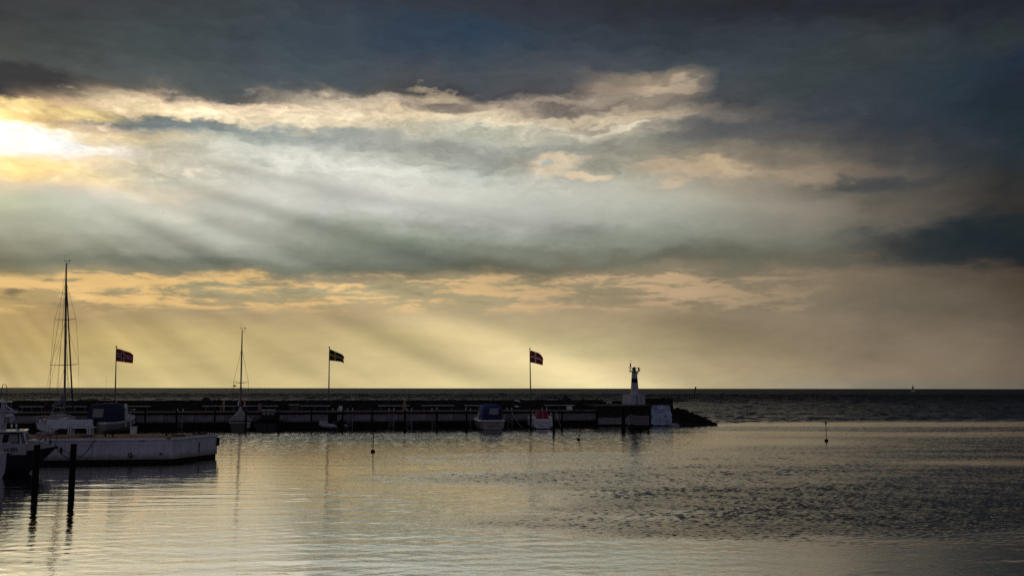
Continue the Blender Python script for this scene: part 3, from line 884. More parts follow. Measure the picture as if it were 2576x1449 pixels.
lw0, lw1 = s_at(1600, 5.2), s_at(1690, 5.2)
low = thing('low_sea_wall', 'low dark wall behind the lighthouse at the pier end', 'wall', pp((lw0 + lw1) / 2, 5.3, 0), PIER_A)
MB().box((0, 0, 1.5), (lw1 - lw0, .8, 2.9)).build('wall_body', M_WALL, low)
MB().box((0, 0, 2.99 - .02), (lw1 - lw0 + .1, .9, .14), ch=.02).build('coping', M_WALL, low)

# whitewashed end of the head
wa, wb = s_at(1637, -0.7), s_at(1690, -0.7)
ww = thing('whitewashed_end_wall', 'rough blue-white painted stone face at the end of the pier head', 'wall', pp((wa + wb) / 2, 0.6, 0), PIER_A)
P = []
nw, nh = 26, 22
for j in range(nh + 1):
    rowp = []
    for i in range(nw + 1):
        u, v_ = i / nw, j / nh
        x_ = (u - .5) * (wb - wa) + (0.08 * math.sin(v_ * 5) if i in (0, nw) else 0)
        z_ = .12 + v_ * 2.2 + (.05 * mnoise.noise(Vector((u * 9, 3, 1))) if j == nh else 0)
        d_ = .28 * mnoise.noise(Vector((u * 4.2, v_ * 3.6, 2.2))) + .16 * mnoise.noise(Vector((u * 10, v_ * 9, 5.2)))
        rowp.append((x_ * (1 - .03 * v_), -1.15 + d_ + v_ * .25, z_))
    P.append(rowp)
MB().grid(P).build('stone_face', M_WASH, ww)
MB().box((0, 1.6, .9), ((wb - wa) * .97, 4.6, 2.6)).build('backing', M_WALL, ww)
MB().rock((1.25, -1.6, .1), (.9, .5, .30), 31).build('pale_toe_rock', M_CONC, ww)

# fender timbers and the heavy pile
fp = at(1568.5, 1084, 0.0 + on_water(1568.5, 1084).y)
fpl = thing('fender_pile', 'thick black timber pile at the corner of the pier head', 'post', (fp.x, fp.y, 0), PIER_A)
MB().lathe([(.22, -2.5), (.21, .3), (.20, 2.0), (.19, 2.25), (.13, 2.30)], 12).build('pile_shaft', M_TIMB, fpl, True)
MB().torus((0, 0, 1.7), .215, .03, 'Z', 14, 5).build('iron_band', M_DKMET, fpl)
MB().torus((0, 0, .9), .225, .03, 'Z', 14, 5).build('iron_band', M_DKMET, fpl)
fd = thing('timber_fender', 'pale weathered fender boards bolted across the pier head front', 'fender', (fp.x + .45, fp.y + .5, 0), PIER_A)
L0 = (1598 - 1576) / FPX * 96
for q_ in range(4):
    MB().bar((0, -.1, .62 + q_ * .25), (L0, .95, .78 + q_ * .25), .07, .13).build('slanted_board', M_CONC, fd)
L1 = (1640 - 1600) / FPX * 100
for q_ in range(4):
    MB().box((L0 + .1 + L1 / 2, 1.25, .62 + q_ * .24), (L1, .08, .17), ch=.01).build('board', M_CONC, fd)
for fx in (0.0, .5, 1.0):
    MB().box((L0 + .1 + L1 * fx, 1.38, 1.0), (.16, .18, 2.2)).build('upright', M_TIMB, fd)
MB().box((L0 + L1 * .5, 1.6, -.2), (L1 + .4, .5, 1.2)).build('base_beam', M_WET, fd)

LHS, LHT = s_at(1596.5, 1.9), 1.9
LP = pp(LHS, LHT, HZ)
lh = thing('harbour_lighthouse', 'small white lighthouse with one black band on the pier head', 'lighthouse', LP, PIER_A + .22)
MB().prism([(-1.08, -.9), (.62, -.9), (1.08, -.5), (1.08, .9), (-1.08, .9)], 0, 1.12).build('plinth', M_LH, lh)
MB().box((0, 0, 1.145), (2.1, 1.74, .05), ch=.01).build('plinth_slab', M_LH, lh)
dr_ = MB().box((-.02, -.915, .50), (.50, .03, .92)).build('door', M_LH, lh)
for sx in (-.28, .24):
    MB().box((sx, -.925, .50), (.055, .05, .98)).build('door_jamb', M_BLKP, lh)
MB().box((.12, -.95, .48), (.10, .04, .05)).build('door_handle', M_STEEL, dr_)
MB().box((.10, -.940, .30), (.26, .02, .14)).build('door_plate', M_LH, dr_)
TZ0, TZ1 = 1.17, 3.70
def tr_(z):
    return .49 + (.30 - .49) * (z - TZ0) / (TZ1 - TZ0)
MB().lathe([(tr_(TZ0), TZ0), (tr_(2.48), 2.48)], 16).build('tower_base', M_LH, lh, True)
MB().lathe([(tr_(2.48) + .004, 2.48), (tr_(2.98) + .004, 2.98)], 16).build('black_band', M_BLKP, lh, True)
MB().lathe([(tr_(2.98), 2.98), (tr_(TZ1), TZ1)], 16).build('tower_top', M_LH, lh, True)
MB().lathe([(.34, TZ1), (.62, TZ1 + .05), (.62, TZ1 + .09), (.2, TZ1 + .1)], 16).build('gallery', M_BLKP, lh)
GZ = TZ1 + .09
MB().lathe([(.13, GZ), (.13, GZ + .32), (.15, GZ + .36), (.10, GZ + .46), (.02, GZ + .56)], 12).build('lantern', M_BLKP, lh, True)
rl = MB().torus((0, 0, GZ + .40), .60, .022, 'Z', 20, 5).torus((0, 0, GZ + .06), .60, .022, 'Z', 20, 5).build('railing', M_BLKP, lh)
for q_ in range(8):
    a = q_ * PI / 4 + .2
    MB().tube((math.cos(a) * .6, math.sin(a) * .6, GZ), (math.cos(a) * .6, math.sin(a) * .6, GZ + (.56 if q_ in (0, 3) else .42)), .022, n=6).build('baluster', M_BLKP, rl)
def curved(a0, a1, r_, z0, z1, n_=8):
    P_ = [[(math.cos(a0 + (a1 - a0) * i / n_) * r_, math.sin(a0 + (a1 - a0) * i / n_) * r_, z) for i in range(n_ + 1)] for z in (z0, z1)]
    Q_ = [[(x * 1.04, y * 1.04, z) for x, y, z in row] for row in P_]
    m_ = MB().grid(P_).grid(Q_)
    return m_
curved(R(-150), R(-105), .55, GZ + .03, GZ + .38).build('green_sector_screen', M_GREEN, lh)
curved(R(-72), R(-34), .55, GZ + .03, GZ + .38).build('red_sector_screen', M_RED, lh)
MB().box((.55, .1, GZ + .06), (.8, .05, .03)).box((.55, .1, GZ + .40), (.8, .05, .03)).build('bracket_arm', M_BLKP, lh)
an = MB().box((-.55, -.05, GZ + .68), (.11, .11, .42)).tube((-.55, -.05, GZ), (-.55, -.05, GZ + .5), .025).build('antenna_box', M_BLKP, lh)
MB().tube((-.50, -.05, GZ + .88), (-.49, -.05, GZ + 1.30), .022, .014, 6).build('antenna_whip', M_WOODP, an)
MB().box((.36, -.12, TZ1 - .12), (.10, .10, .16)).build('junction_box', M_DKMET, lh)

mound = thing('rock_mound', 'dark rubble mound sloping into the water at the pier tip', 'rocks', pp(wb, 1.0, 0), PIER_A)
ML = s_at(1786, 2.0) - wb
rk = [MB().rock((0, 0, 0), (1, 1, 1), 50 + i, 2).mesh('boulder', M_ROCK, False) for i in range(7)]
random.seed(21)
def ridge(u):
    return 2.25 * max(0.0, 1 - u) ** .74
for i in range(130):
    u = random.random() ** 1.05
    tt = 1.2 + random.uniform(-1, 1) * (2.9 - .9 * u)
    zt = ridge(u) * (1 - (abs(tt - 1.2) / 3.6) ** 1.6)
    sc = random.uniform(.30, .62) * (1 - .35 * u)
    o = link('boulder', rk[i % 7], mound)
    o.location = (u * ML, tt, max(-.12, zt - sc * random.uniform(.15, .5)))
    o.scale = (sc * 1.25, sc, sc * .85)
    o.rotation_euler = (random.uniform(0, 6), random.uniform(0, 6), random.uniform(0, 6))
P = []
for j in range(13):
    tt = -2.2 + 7.0 * j / 12
    P.append([(ML * i / 16, tt, max(-.6, ridge(i / 16) * (1 - min(1, abs(tt - 1.2) / 3.4) ** 1.7) - .22 - (.5 if abs(tt - 1.2) > 3 else 0))) for i in range(17)])
MB().grid(P).build('rubble_core', M_ROCK, mound)
# ------------------------------------------------------------------ flagpoles and flags
def flag_mesh(W_, H_, us, vs_, pick, kind):
    """us / vs_: cell borders along fly and hoist (0..1), pick(u, v) -> material slot"""
    m_ = MB()
    def pt(u, v):
        if kind == 'norway':
            top, bot = -.40 * u ** 1.15 - .20 * max(0, u - .72) ** 2 * 6, -1 - .15 * u
        elif kind == 'sweden':
            top, bot = -.52 * u ** 1.0 - .45 * max(0, u - .80) ** 2 * 6, -1 - .13 * u - .08 * max(0, u - .82) * 6
        else:
            top, bot = -.34 * u ** 1.0 - .75 * max(0, u - .62) ** 2 * 3.0, -1 - .24 * u
        z = bot + (top - bot) * v
        xx = u * W_ * (1 - .03 * (1 - v) * u)
        if kind == 'sweden' and u > .85:
            xx += -.05 * math.sin((v - .3) * 9) * (u - .85) * 6
        yy = u * .35 + .10 * math.sin(u * 7.5 + v * 1.6) * u ** .6 + .04 * math.sin(u * 15 - v * 3)
        return (xx, yy, z * H_)
    for i in range(len(us) - 1):
        for j in range(len(vs_) - 1):
            m_.cur = pick((us[i] + us[i + 1]) / 2, (vs_[j] + vs_[j + 1]) / 2)
            m_.add([pt(us[i], vs_[j]), pt(us[i + 1], vs_[j]), pt(us[i + 1], vs_[j + 1]), pt(us[i], vs_[j + 1])], [(0, 1, 2, 3)])
    return m_
def cuts(marks, n=16):
    s_ = set(marks) | {0.0, 1.0}
    for i in range(n + 1):
        x_ = i / n
        if min(abs(x_ - q) for q in s_) > .4 / n:
            s_.add(x_)
    return sorted(s_)
def pk_nor(u, v):
    if abs(u - .386) < .048 or abs(v - .5) < .066:
        return 2
    if abs(u - .386) < .094 or abs(v - .5) < .128:
        return 1
    return 0
def pk_swe(u, v):
    return 1 if abs(u - .375) < .062 or abs(v - .5) < .10 else 0
def pk_den(u, v):
    return 1 if abs(u - .39) < .056 or abs(v - .5) < .072 else 0
FL = [(289.5, 870, 'norway', (.386 - .094, .386 - .048, .386 + .048, .386 + .094), (.372, .434, .566, .628), pk_nor, [M_FRED, M_FWHITE, M_FNAVY],
       'dark red flag with navy cross edged in white, flying from leftmost flagpole', 'tall slim flagpole nearest the large sailing boat, flying the red and navy flag', 1.62, 1.36, 24, .0256),
      (827, 872, 'sweden', (.313, .437), (.40, .60), pk_swe, [M_FNAVY, M_FYEL],
       'dark blue flag with yellow cross on the middle flagpole', 'tall slim flagpole in the middle of the quay, flying the yellow-crossed flag', 1.50, 1.26, 18, .0091),
      (1334, 875, 'denmark', (.334, .446), (.428, .572), pk_den, [M_FRED, M_FWHITE],
       'dark red flag with plain white cross on the flagpole nearest the lighthouse', 'tall slim flagpole nearest the lighthouse, flying the white-crossed red flag', 1.50, 1.40, 18, .0155)]
for px, py, kind, uc, vc, pick, ms_, lab, plab, W_, H_, n_, lean in FL:
    s = s_at(px, 5.35)
    B = pp(s, 5.35, 2.35)
    top = at(px, py, B.y)
    fp_ = thing('flagpole', plab, 'flagpole', B, 0, 'flagpoles along the quay', 0, -lean)
    hh = top.z - B.z
    B.x += lean * hh * .5
    fp_.location = B
    MB().lathe([(.075, 0), (.07, 2), (.055, hh * .6), (.04, hh - .16)], 10).build('pole', M_MAST, fp_, True)
    MB().lathe([(.02, hh - .18), (.085, hh - .12), (.095, hh - .06), (.05, hh - .01), (.015, hh)], 10).build('finial', M_BLKP, fp_, True)
    MB().tube((.07, -.02, .8), (.05, -.02, hh - .3), .008, n=4).build('halyard', M_WIRE, fp_)
    MB().box((0, 0, -.10), (.5, .5, .24), ch=.03).build('foot_block', M_DECK, fp_)
    fo = flag_mesh(W_, H_, cuts(uc, n_), cuts(vc, 12), pick, kind).build('flag', ms_, None, True)
    fo.location = (B.x + .065 - lean * (hh - .27), B.y, B.z + hh - .27)
    tag(fo, lab, 'flag', 'flags flying over the quay')

# ------------------------------------------------------------------ quay fittings
def hose_post(px, lab, hose):
    t_ = 1.0
    P = pp(s_at(px, t_), t_, QZ)
    o = thing('service_post', lab, 'post', P, PIER_A, 'service posts on the quay')
    MB().box((0, 0, .60), (.15, .13, 1.2), ch=.01).build('post_body', M_WOODP, o)
    MB().box((0, 0, 1.25), (.20, .18, .10), ch=.01).build('post_head', M_STEEL, o)
    for sx in ((-.13, .13) if hose > 1 else (-.15,)):
        MB().path([(sx * .5, -.06, .95), (sx, -.08, .75), (sx * 1.5, -.08, .4), (sx * 1.3, -.08, .1), (sx * 2.2, -.1, .03)], .035, 6).build('hose', M_YEL, o, True)
hose_post(565, 'pale timber service post with one yellow hose on the quay', 1)
hose_post(1018, 'pale timber service post with two yellow hoses on the quay', 2)
def bin_(px, t_, name, lab, w_, h_, m_, cat, lid=None):
    P = pp(s_at(px, t_), t_, QZ)
    o = thing(name, lab, cat, P, PIER_A)
    MB().lathe([(w_ * .44, 0), (w_ * .5, h_ * .85), (w_ * .48, h_ * .9)], 14).build('body', m_, o, True)
    MB().lathe([(w_ * .52, h_ * .88), (w_ * .52, h_ * .97), (w_ * .40, h_)], 14).build('lid', lid or m_, o, True)
bin_(858, .9, 'litter_bin', 'white round bin on the quay edge above the inflatable dinghy', .40, .52, M_WHITE, 'bin')
bin_(655, 3.2, 'waste_barrel', 'dull brown barrel standing by the parapet wall', .42, .72, M_CAP, 'barrel')
P = pp(s_at(741, 3.0), 3.0, QZ)
o = thing('electric_cabinet', 'grey cabinet with pale lid between two benches on the quay', 'cabinet', P, PIER_A)
MB().box((0, 0, .28), (.98, .5, .56), ch=.02).build('cabinet_body', M_DECK, o)
MB().box((0, -.02, .62), (1.12, .62, .12), ch=.02).build('lid', M_WOODP, o)
P = pp(s_at(1432, 1.2), 1.2, QZ)
o = thing('meter_box', 'small white box on the quay edge right of the red-covered boat', 'box', P, PIER_A)
MB().box((0, 0, .2), (.56, .4, .40), ch=.02).build('box_body', M_WHITE, o)
MB().box((0, -.01, .43), (.62, .46, .05), ch=.01).build('lid', M_OLDWHITE, o)
def lifebuoy(px, py, lab, cols):
    t_ = 4.05
    s = s_at(px, t_)
    P = pp(s, t_, QZ)
    z = pz(py, px, s, t_) - QZ
    o = thing('lifebuoy', lab, 'lifebuoy', P, PIER_A, 'lifebuoys hanging along the quay')
    MB().box((0, .06, z * .5 + .2), (.09, .07, z + .4)).build('stand', M_TIMB, o)
    for q_ in range(4):
        MB().torus((0, -.05, z), .34, .085, 'Y', 6, 8, q_ * PI / 2 + .6, q_ * PI / 2 + .6 + PI / 2).build('ring_segment', cols[q_ % 2], o, True)
    MB().torus((0, -.05, z), .44, .014, 'Y', 20, 4).build('grab_line', M_PALER, o)
lifebuoy(609, 1016, 'red and white lifebuoy on a stand above the small sailing boat', [M_RED, M_WHITE])
lifebuoy(1300, 1015, 'pale lifebuoy hanging on the wall right of the blue canopy boat', [M_WHITE, M_BLKP])
P = pp(s_at(31, 3.9), 3.9, QZ)
o = thing('lamp_stand', 'thin dark pole standing on the quay at the far left', 'pole', P, PIER_A)
MB().tube((0, 0, 0), (0, 0, .95), .035, .03).build('shaft', M_CAP, o)
MB().box((-.1, 0, .02), (2.4, .4, .06)).build('foot_plate', M_CAP, o)
# mooring lines slack against the quay face
def rope(pts, r_, lab, m_=None, name='mooring_rope', group=None):
    P0 = Vector(pts[0])
    o = MB().path([Vector(p) - P0 for p in pts], r_, 5).build(name, m_ or M_ROPE, None, True)
    o.location = P0
    return tag(o, lab, 'rope', group)
def sag(a, b, d_, n=12):
    a, b = Vector(a), Vector(b)
    return [a.lerp(b, i / n) - Vector((0, 0, d_ * 4 * (i / n) * (1 - i / n))) for i in range(n + 1)]
rope(sag(pp(s_at(1287, 0), .1, 1.72), at(1314, 1076, 95.0), .15), .03, 'pale mooring line running down to the post left of the red-covered boat', M_PALER)
rope(sag(pp(s_at(1398, 0), .1, 1.72), at(1411, 1072, 93.5), .12), .03, 'pale mooring line slanting to the post right of the red-covered boat', M_PALER)
rope(sag(pp(s_at(300, 0), .05, 1.70), at(276, 1058, 92.0), .1), .03, 'dark mooring line from the quay to the canopy boat behind the bench')
rope(sag(pp(s_at(1510, -.7), -.75, .95), (fp.x, fp.y + .1, 1.15), .25), .035, 'slack dark rope across the pale apron beside the thick pile')

# ------------------------------------------------------------------ white pontoon with red-brown deck
PZ = 1.41
A_ = at(436, 1098, 52.4)
B_ = at(547.5, 1089.4, 56.6)
ax = (Vector((A_.x, A_.y, 0)) - Vector((at(100, 1100.3, 51.2).x, 51.2, 0))).normalized()
LEN = 26.0
C_ = Vector((B_.x, B_.y, 0)) - ax * LEN
D_ = Vector((A_.x, A_.y, 0)) - ax * LEN
O_ = Vector((A_.x, A_.y, 0))
pont = thing('concrete_pontoon', 'white-sided pontoon with red-brown deck in front of the quay', 'pontoon', O_)
quad = [tuple((Vector((q_.x, q_.y, 0)) - O_)[:2]) for q_ in (D_, A_, B_, C_)]
def inset(k_, quad=quad):
    cx_, cy_ = sum(p[0] for p in quad) / 4, sum(p[1] for p in quad) / 4
    out = []
    for p in quad:
        v = Vector((cx_ - p[0], cy_ - p[1]))
        out.append((p[0] + math.copysign(min(k_, abs(v.x)), v.x), p[1] + math.copysign(k_, v.y)))
    return out
MB().prism(quad, 0.22, PZ - .10).build('white_hull', M_PONT, pont)
MB().prism(inset(.06), -1.2, 0.22).build('waterline_band', M_WET, pont)
MB().prism(inset(.10), PZ - .10, PZ + .030).build('deck', M_REDDK, pont)
for (i0, i1) in ((0, 1), (1, 2), (2, 3)):
    a, b = Vector(quad[i0] + (PZ - .065,)), Vector(quad[i1] + (PZ - .065,))
    MB().bar(a, b, .16, .13).build('edge_rim', M_WHITE, pont)
a, b = Vector(quad[0] + (PZ - .38,)), Vector(quad[1] + (PZ - .38,))
MB().bar(a + Vector((0, -.004, 0)), b + Vector((0, -.004, 0)), .03, .025).build('rubbing_strip', M_OLDWHITE, pont)
e1 = Vector(quad[1] + (0,))
e2 = Vector(quad[2] + (0,))
for fz, fw in ((.57, .10),):
    p = e1.lerp(e2, fz)
    MB().box((p.x + .02, p.y - .03, .72), (.04, .05, .55), rz=1.3).build('fender_stain_bar', M_BLACK, pont)
MB().box((e2.x + .06, e2.y - .06, .95), (.10, .14, .5), rz=1.3).build('corner_fender', M_BLACK, pont)
def pont_front(px, py):
    """point on the pontoon's front face"""
    d = ray(px, py)
    n_ = Vector((-ax.y, ax.x, 0))
    k_ = (O_ - Vector((0, 0, CAM_H))).dot(n_) / d.dot(n_)
    return Vector((0, 0, CAM_H)) + d * k_
pr_ = pont_front(328, 1144) - O_
MB().torus((pr_.x, pr_.y - .05, pr_.z), .10, .028, 'Y', 14, 6).build('mooring_ring', M_DKMET, pont)
pr_ = pont_front(405, 1141) - O_
MB().torus((pr_.x, pr_.y - .05, pr_.z), .06, .02, 'Y', 12, 6).build('mooring_ring', M_DKMET, pont)
pr_ = pont_front(359, 1107) - O_
MB().box((pr_.x, pr_.y, pr_.z), (.24, .06, .10), rz=math.atan2(ax.y, ax.x)).build('scupper', M_BLKP, pont)
for jx in (90, 232):
    pr_ = pont_front(jx, 1125) - O_
    MB().box((pr_.x, pr_.y + .004, .77), (.018, .02, 1.04), rz=math.atan2(ax.y, ax.x)).build('panel_joint', M_WET, pont)
def pont_deck(px, py):
    return on_water(px, py, PZ + .030)
bol = None
for i, (px, py) in enumerate([(265, 1097.5), (283, 1098), (419, 1096), (434, 1090.5), (537, 1089.3)]):
    P = pont_deck(px, py)
    if bol is None:
        bol = thing('mooring_cleat', '', 'cleat', P, .2, 'mooring cleats on the pontoon edge')
        MB().lathe([(.07, 0), (.05, .05), (.045, .13)], 10).build('stem', M_BLACK, bol)
        MB().path([(-.20, 0, .15), (-.06, 0, .17), (.06, 0, .17), (.20, 0, .15)], [.02, .045, .045, .02], 7).build('horn', M_BLACK, bol, True)
        o = bol
    else:
        o = copy_tree(bol)
    o.location = P
    o['label'] = 'small black mooring cleat on the pontoon edge, ' + nth(i)
for i, (px, py) in enumerate([(216, 1098), (448, 1096.5), (500, 1092)]):
    P = pont_deck(px, py)
    o = MB().path([(math.cos(q_ * .8) * (.16 + .012 * q_), math.sin(q_ * .8) * (.10 + .008 * q_), .03 + .012 * (q_ % 3)) for q_ in range(26)], .028, 5).build('rope_coil', M_ROPE, None, True)
    o.location = P
    tag(o, 'dark rope coil lying on the pontoon deck, ' + ['below the slatted bench', 'just right of the pontoon corner', 'towards the pontoon end'][i], 'rope', 'rope coils on the pontoon')

# bench with slatted back, seen from behind
bl = pont_deck(118, 1094.0)
br = pont_deck(231.5, 1094.0)
bc = (bl + br) / 2
BL = (br - bl).length
ben = thing('slatted_bench', 'pale blue bench with four-slat back standing on the pontoon', 'bench', bc, math.atan2(ax.y, ax.x) * .4)
for q_ in range(4):
    MB().box((0, -.02 + .018 * (3 - q_), .44 + q_ * .130), (BL, .035, .112), rx=.14, ch=.006).build('back_slat', M_BLUEW, ben)
for q_ in range(4):
    MB().box((0, .16 + q_ * .115, .43), (BL * .99, .10, .035), ch=.006).build('seat_slat', M_BLUEW, ben)
for fx in (-.44, 0, .42):
    for sx in (-.06, .06):
        MB().bar((fx * BL + sx, -.06, 0), (fx * BL + sx, .04, .95 - .03), .06, .05).build('back_leg', M_OLDWHITE, ben)
        MB().bar((fx * BL + sx, .52, 0), (fx * BL + sx, .46, .41), .06, .05).build('front_leg', M_OLDWHITE, ben)
    MB().bar((fx * BL, .0, .38), (fx * BL, .52, .38), .05, .06).build('seat_rail', M_OLDWHITE, ben)
P = pont_deck(335.5, 1093)
bk = thing('white_tub', 'white round tub standing alone on the pontoon deck', 'tub', P)
MB().lathe([(.155, 0), (.165, .02), (.20, .44), (.19, .44), (.15, .05)], 20).build('tub_body', M_WHITE, bk, True)
MB().torus((0, 0, .455), .205, .02, 'Z', 24, 6).build('rim', M_WHITE, bk, True)
MB().torus((0, 0, .40), .21, .008, 'Z', 14, 5, PI * 1.0, PI * 2.0).build('handle', M_STEEL, bk)
P = pont_deck(107, 1095)
o = thing('mooring_block', 'low grey concrete block on the pontoon left of the bench', 'block', P, .1)
MB().box((0, 0, .10), (.58, .34, .20), ch=.03).build('block_body', M_CONC, o)
MB().torus((0, 0, .21), .06, .015, 'Y', 10, 5, 0, PI).build('lifting_eye', M_DKMET, o)
a = pont_deck(414, 1096.5)
rope(sag(a, pont_front(326, 1154) - Vector((0, .25, 0)), .04), .022, 'taut dark rope slanting down the white side of the pontoon')

# ------------------------------------------------------------------ spar buoys and marker
def buoy(px, py, top, R_, lab, tilt=0.0, mark=None):
    P = on_water(px, py)
    o = thing('spar_buoy', lab, 'buoy', P, .4, 'spar buoys in the harbour', 0, tilt)
    h_ = at(px, top, P.y).z
    MB().lathe([(R_ * .3, -.12), (R_ * .9, -.05), (R_, .03), (R_ * .85, R_ * .75), (R_ * .45, R_ * 1.08), (R_ * .12, R_ * 1.15)], 16).build('float', M_BLACK, o, True)
    MB().tube((0, 0, R_), (0, 0, h_), .028, .022, 7).build('staff', M_BLACK, o)
    if mark == 'flag':
        MB().box((.09, 0, h_ - .08), (.16, .012, .12), ry=.5).build('pennant', M_BLACK, o)
    elif mark == 'top':
        MB().tube((0, 0, h_), (-.10, 0, h_ + .10), .02).tube((0, 0, h_), (.10, 0, h_ + .10), .02).box((0, 0, h_ - .10), (.09, .09, .16)).build('topmark', M_BLACK, o)
    else:
        MB().torus((0, 0, h_ + .02), .03, .01, 'Y', 8, 4).build('ring', M_BLACK, o)
buoy(938, 1137, 1081, .15, 'black spar buoy with small pennant nearest the pontoon', 0.02, 'flag')
buoy(1455, 1107, 1075, .16, 'black spar buoy leaning to the right off the pier head', 0.20)
buoy(2079, 1109.5, 1062, .155, 'upright black spar buoy with topmark far right in open water', 0.0, 'top')
P = on_water(1744, 1003)
o = thing('channel_marker', 'thin dark leaning pole out at sea beyond the rock mound', 'marker', P, 0, None, 0, .23)
MB().tube((0, 0, -1), (0, 0, 4.5), .22, .17, 8).build('staff', M_BLKP, o)
MB().lathe([(.24, 4.2), (.30, 4.5), (.30, 5.0), (.1, 5.1)], 8).build('topmark', M_BLKP, o)
# ------------------------------------------------------------------ boats
def hullform(L, B, sh0, sh1, draft, stern=.82, full=.55, flare=.12, tip=.02, rake=.12, ns=18, counter=0.0):
    """station functions for a small boat: x 0 (transom) .. L (stem); returns f(u, level) -> (x, y, z); level 0 keel .. 1 sheer"""
    def half(u):
        if u < full:
            k_ = u / full
            return B / 2 * (stern + (1 - stern) * math.sin(k_ * PI / 2))
        k_ = (u - full) / (1 - full)
        return B / 2 * max(tip, (1 - k_ ** 2.3))
    def sheer(u):
        return sh0 + (sh1 - sh0) * u ** 1.9 - .06 * math.sin(u * PI)
    def f(u, lv):
        s_ = sheer(u)
        kz = -draft * (1 - .55 * u ** 3)
        if counter:
            kz = kz + (counter + draft) * max(0.0, 1 - u / .40) ** 1.5
        z = kz + (s_ - kz) * lv
        sec = min(1.0, (lv / .42)) ** .62
        w_ = half(u) * ((1 - flare) * sec + flare * lv)
        if lv == 0:
            w_ = .015
        x = L * u - rake * L * (1 - lv) * u ** 4 * 1.1
        return (x, w_, z)
    return f, half, sheer
def shell(f, l0, l1, nl=5, ns=18):
    m_ = MB()
    for sg in (1, -1):
        P_ = [[(lambda p: (p[0], p[1] * sg, p[2]))(f(i / ns, l0 + (l1 - l0) * j / nl)) for i in range(ns + 1)] for j in range(nl + 1)]
        m_.grid(P_ if sg < 0 else [list(reversed(r_)) for r_ in P_])
    # transom
    lv = [l0 + (l1 - l0) * j / nl for j in range(nl + 1)]
    pr_ = [f(0, q) for q in lv]
    m_.grid([[(p[0], -p[1], p[2]), (p[0], p[1], p[2])] for p in pr_])
    return m_
def deckplate(f, lv=.97, dz=0.0, u0=0.0, u1=1.0, ns=14):
    P_ = []
    for i in range(ns + 1):
        p = f(u0 + (u1 - u0) * i / ns, lv)
        P_.append([(p[0], -p[1] * .97, p[2] + dz), (p[0], 0, p[2] + dz + .03), (p[0], p[1] * .97, p[2] + dz)])
    return MB().grid(P_)
def gunwale(f, r_, lv=1.0, ns=18):
    a = [f(i / ns, lv) for i in range(ns + 1)]
    pts = [(p[0], -p[1], p[2]) for p in a] + [(p[0], p[1], p[2]) for p in reversed(a)]
    m_ = MB().path(pts, r_, 6)
    m_.path([(a[0][0], -a[0][1], a[0][2]), (a[0][0], a[0][1], a[0][2])], r_, 6)
    return m_
def canopy(xs_, ws_, hs_, z0, n=8, sq=.55):
    """canvas hood: rows along x with half width and height"""
    P_ = []
    for x_, w_, h_ in zip(xs_, ws_, hs_):
        row = []
        for i in range(n + 1):
            a = PI * i / n
            c_, s_ = math.cos(a), math.sin(a)
            row.append((x_, w_ * math.copysign(abs(c_) ** sq, c_), z0 + h_ * abs(s_) ** sq))
        P_.append(row)
    m_ = MB().grid(P_)
    for row in (P_[0], P_[-1]):
        m_.add(row, [tuple(range(len(row)))])
    return m_
BOW_IN = PIER_A + PI / 2

def outboard(parent, x_, z_, m_=None, s=1.0):
    ob = MB().box((x_ - .16 * s, 0, z_ + .36 * s), (.36 * s, .26 * s, .36 * s), ch=.06).build('outboard_motor', m_ or M_BLKP, parent)
    MB().box((x_ - .14 * s, 0, z_ - .15 * s), (.15 * s, .09 * s, .80 * s)).build('motor_leg', M_DKMET, ob)
    MB().tube((x_ + .02, 0, z_ + .35 * s), (x_ + .45 * s, .05, z_ + .45 * s), .02).build('tiller', M_DKMET, ob)

# --- centre boat with bright blue canopy
P = at(1240, 1079, 94.0)
bt = thing('canopy_motorboat', 'white motorboat under a bright blue canopy, stern towards us', 'boat', (P.x, P.y, 0), BOW_IN - .03, 'boats moored along the quay')
f, hf, shf = hullform(6.4, 2.75, .92, 1.25, .35, .88)
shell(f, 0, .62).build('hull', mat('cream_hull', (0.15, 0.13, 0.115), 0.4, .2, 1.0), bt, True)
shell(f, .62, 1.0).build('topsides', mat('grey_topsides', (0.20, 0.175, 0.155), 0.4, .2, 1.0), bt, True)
gunwale(f, .075).build('gunwale', M_GREL, bt, True)
deckplate(f).build('deck', M_GREL, bt, True)
cn = canopy([.25, .55, 2.6, 3.3, 3.9], [1.02, 1.08, 1.06, .98, .85], [1.38, 1.55, 1.60, 1.50, .55], .95, 10, .38).build('canopy', M_BLUE, bt, True)
MB().box((.235, -.13, 1.88), (.03, .92, .66), ry=.10).build('rear_window', M_VINYL, cn)
MB().box((.22, .75, 1.62), (.03, .40, 1.1), ry=.12).build('rear_flap', M_DBLUE, cn)
MB().box((.22, -.84, 1.62), (.03, .36, 1.1), ry=.12).build('rear_flap', M_DBLUE, cn)
MB().box((.215, 0, 1.25), (.03, 1.95, .40), ry=.08).build('rear_apron', M_DBLUE, cn)
MB().lathe([(.05, 0), (.10, .06), (.10, .26), (.04, .3)], 10, (.9, 1.32, 1.45)).build('stern_lamp', M_GREL, bt, True)
for sy in (-1.0, -.75, .80):
    MB().box((-.05, sy, .52), (.05, .05, .55)).build('ladder_rail', M_OLDWHITE, bt)
MB().box((-.06, .15, .16), (.25, 1.7, .06)).build('bathing_platform', M_OLDWHITE, bt)

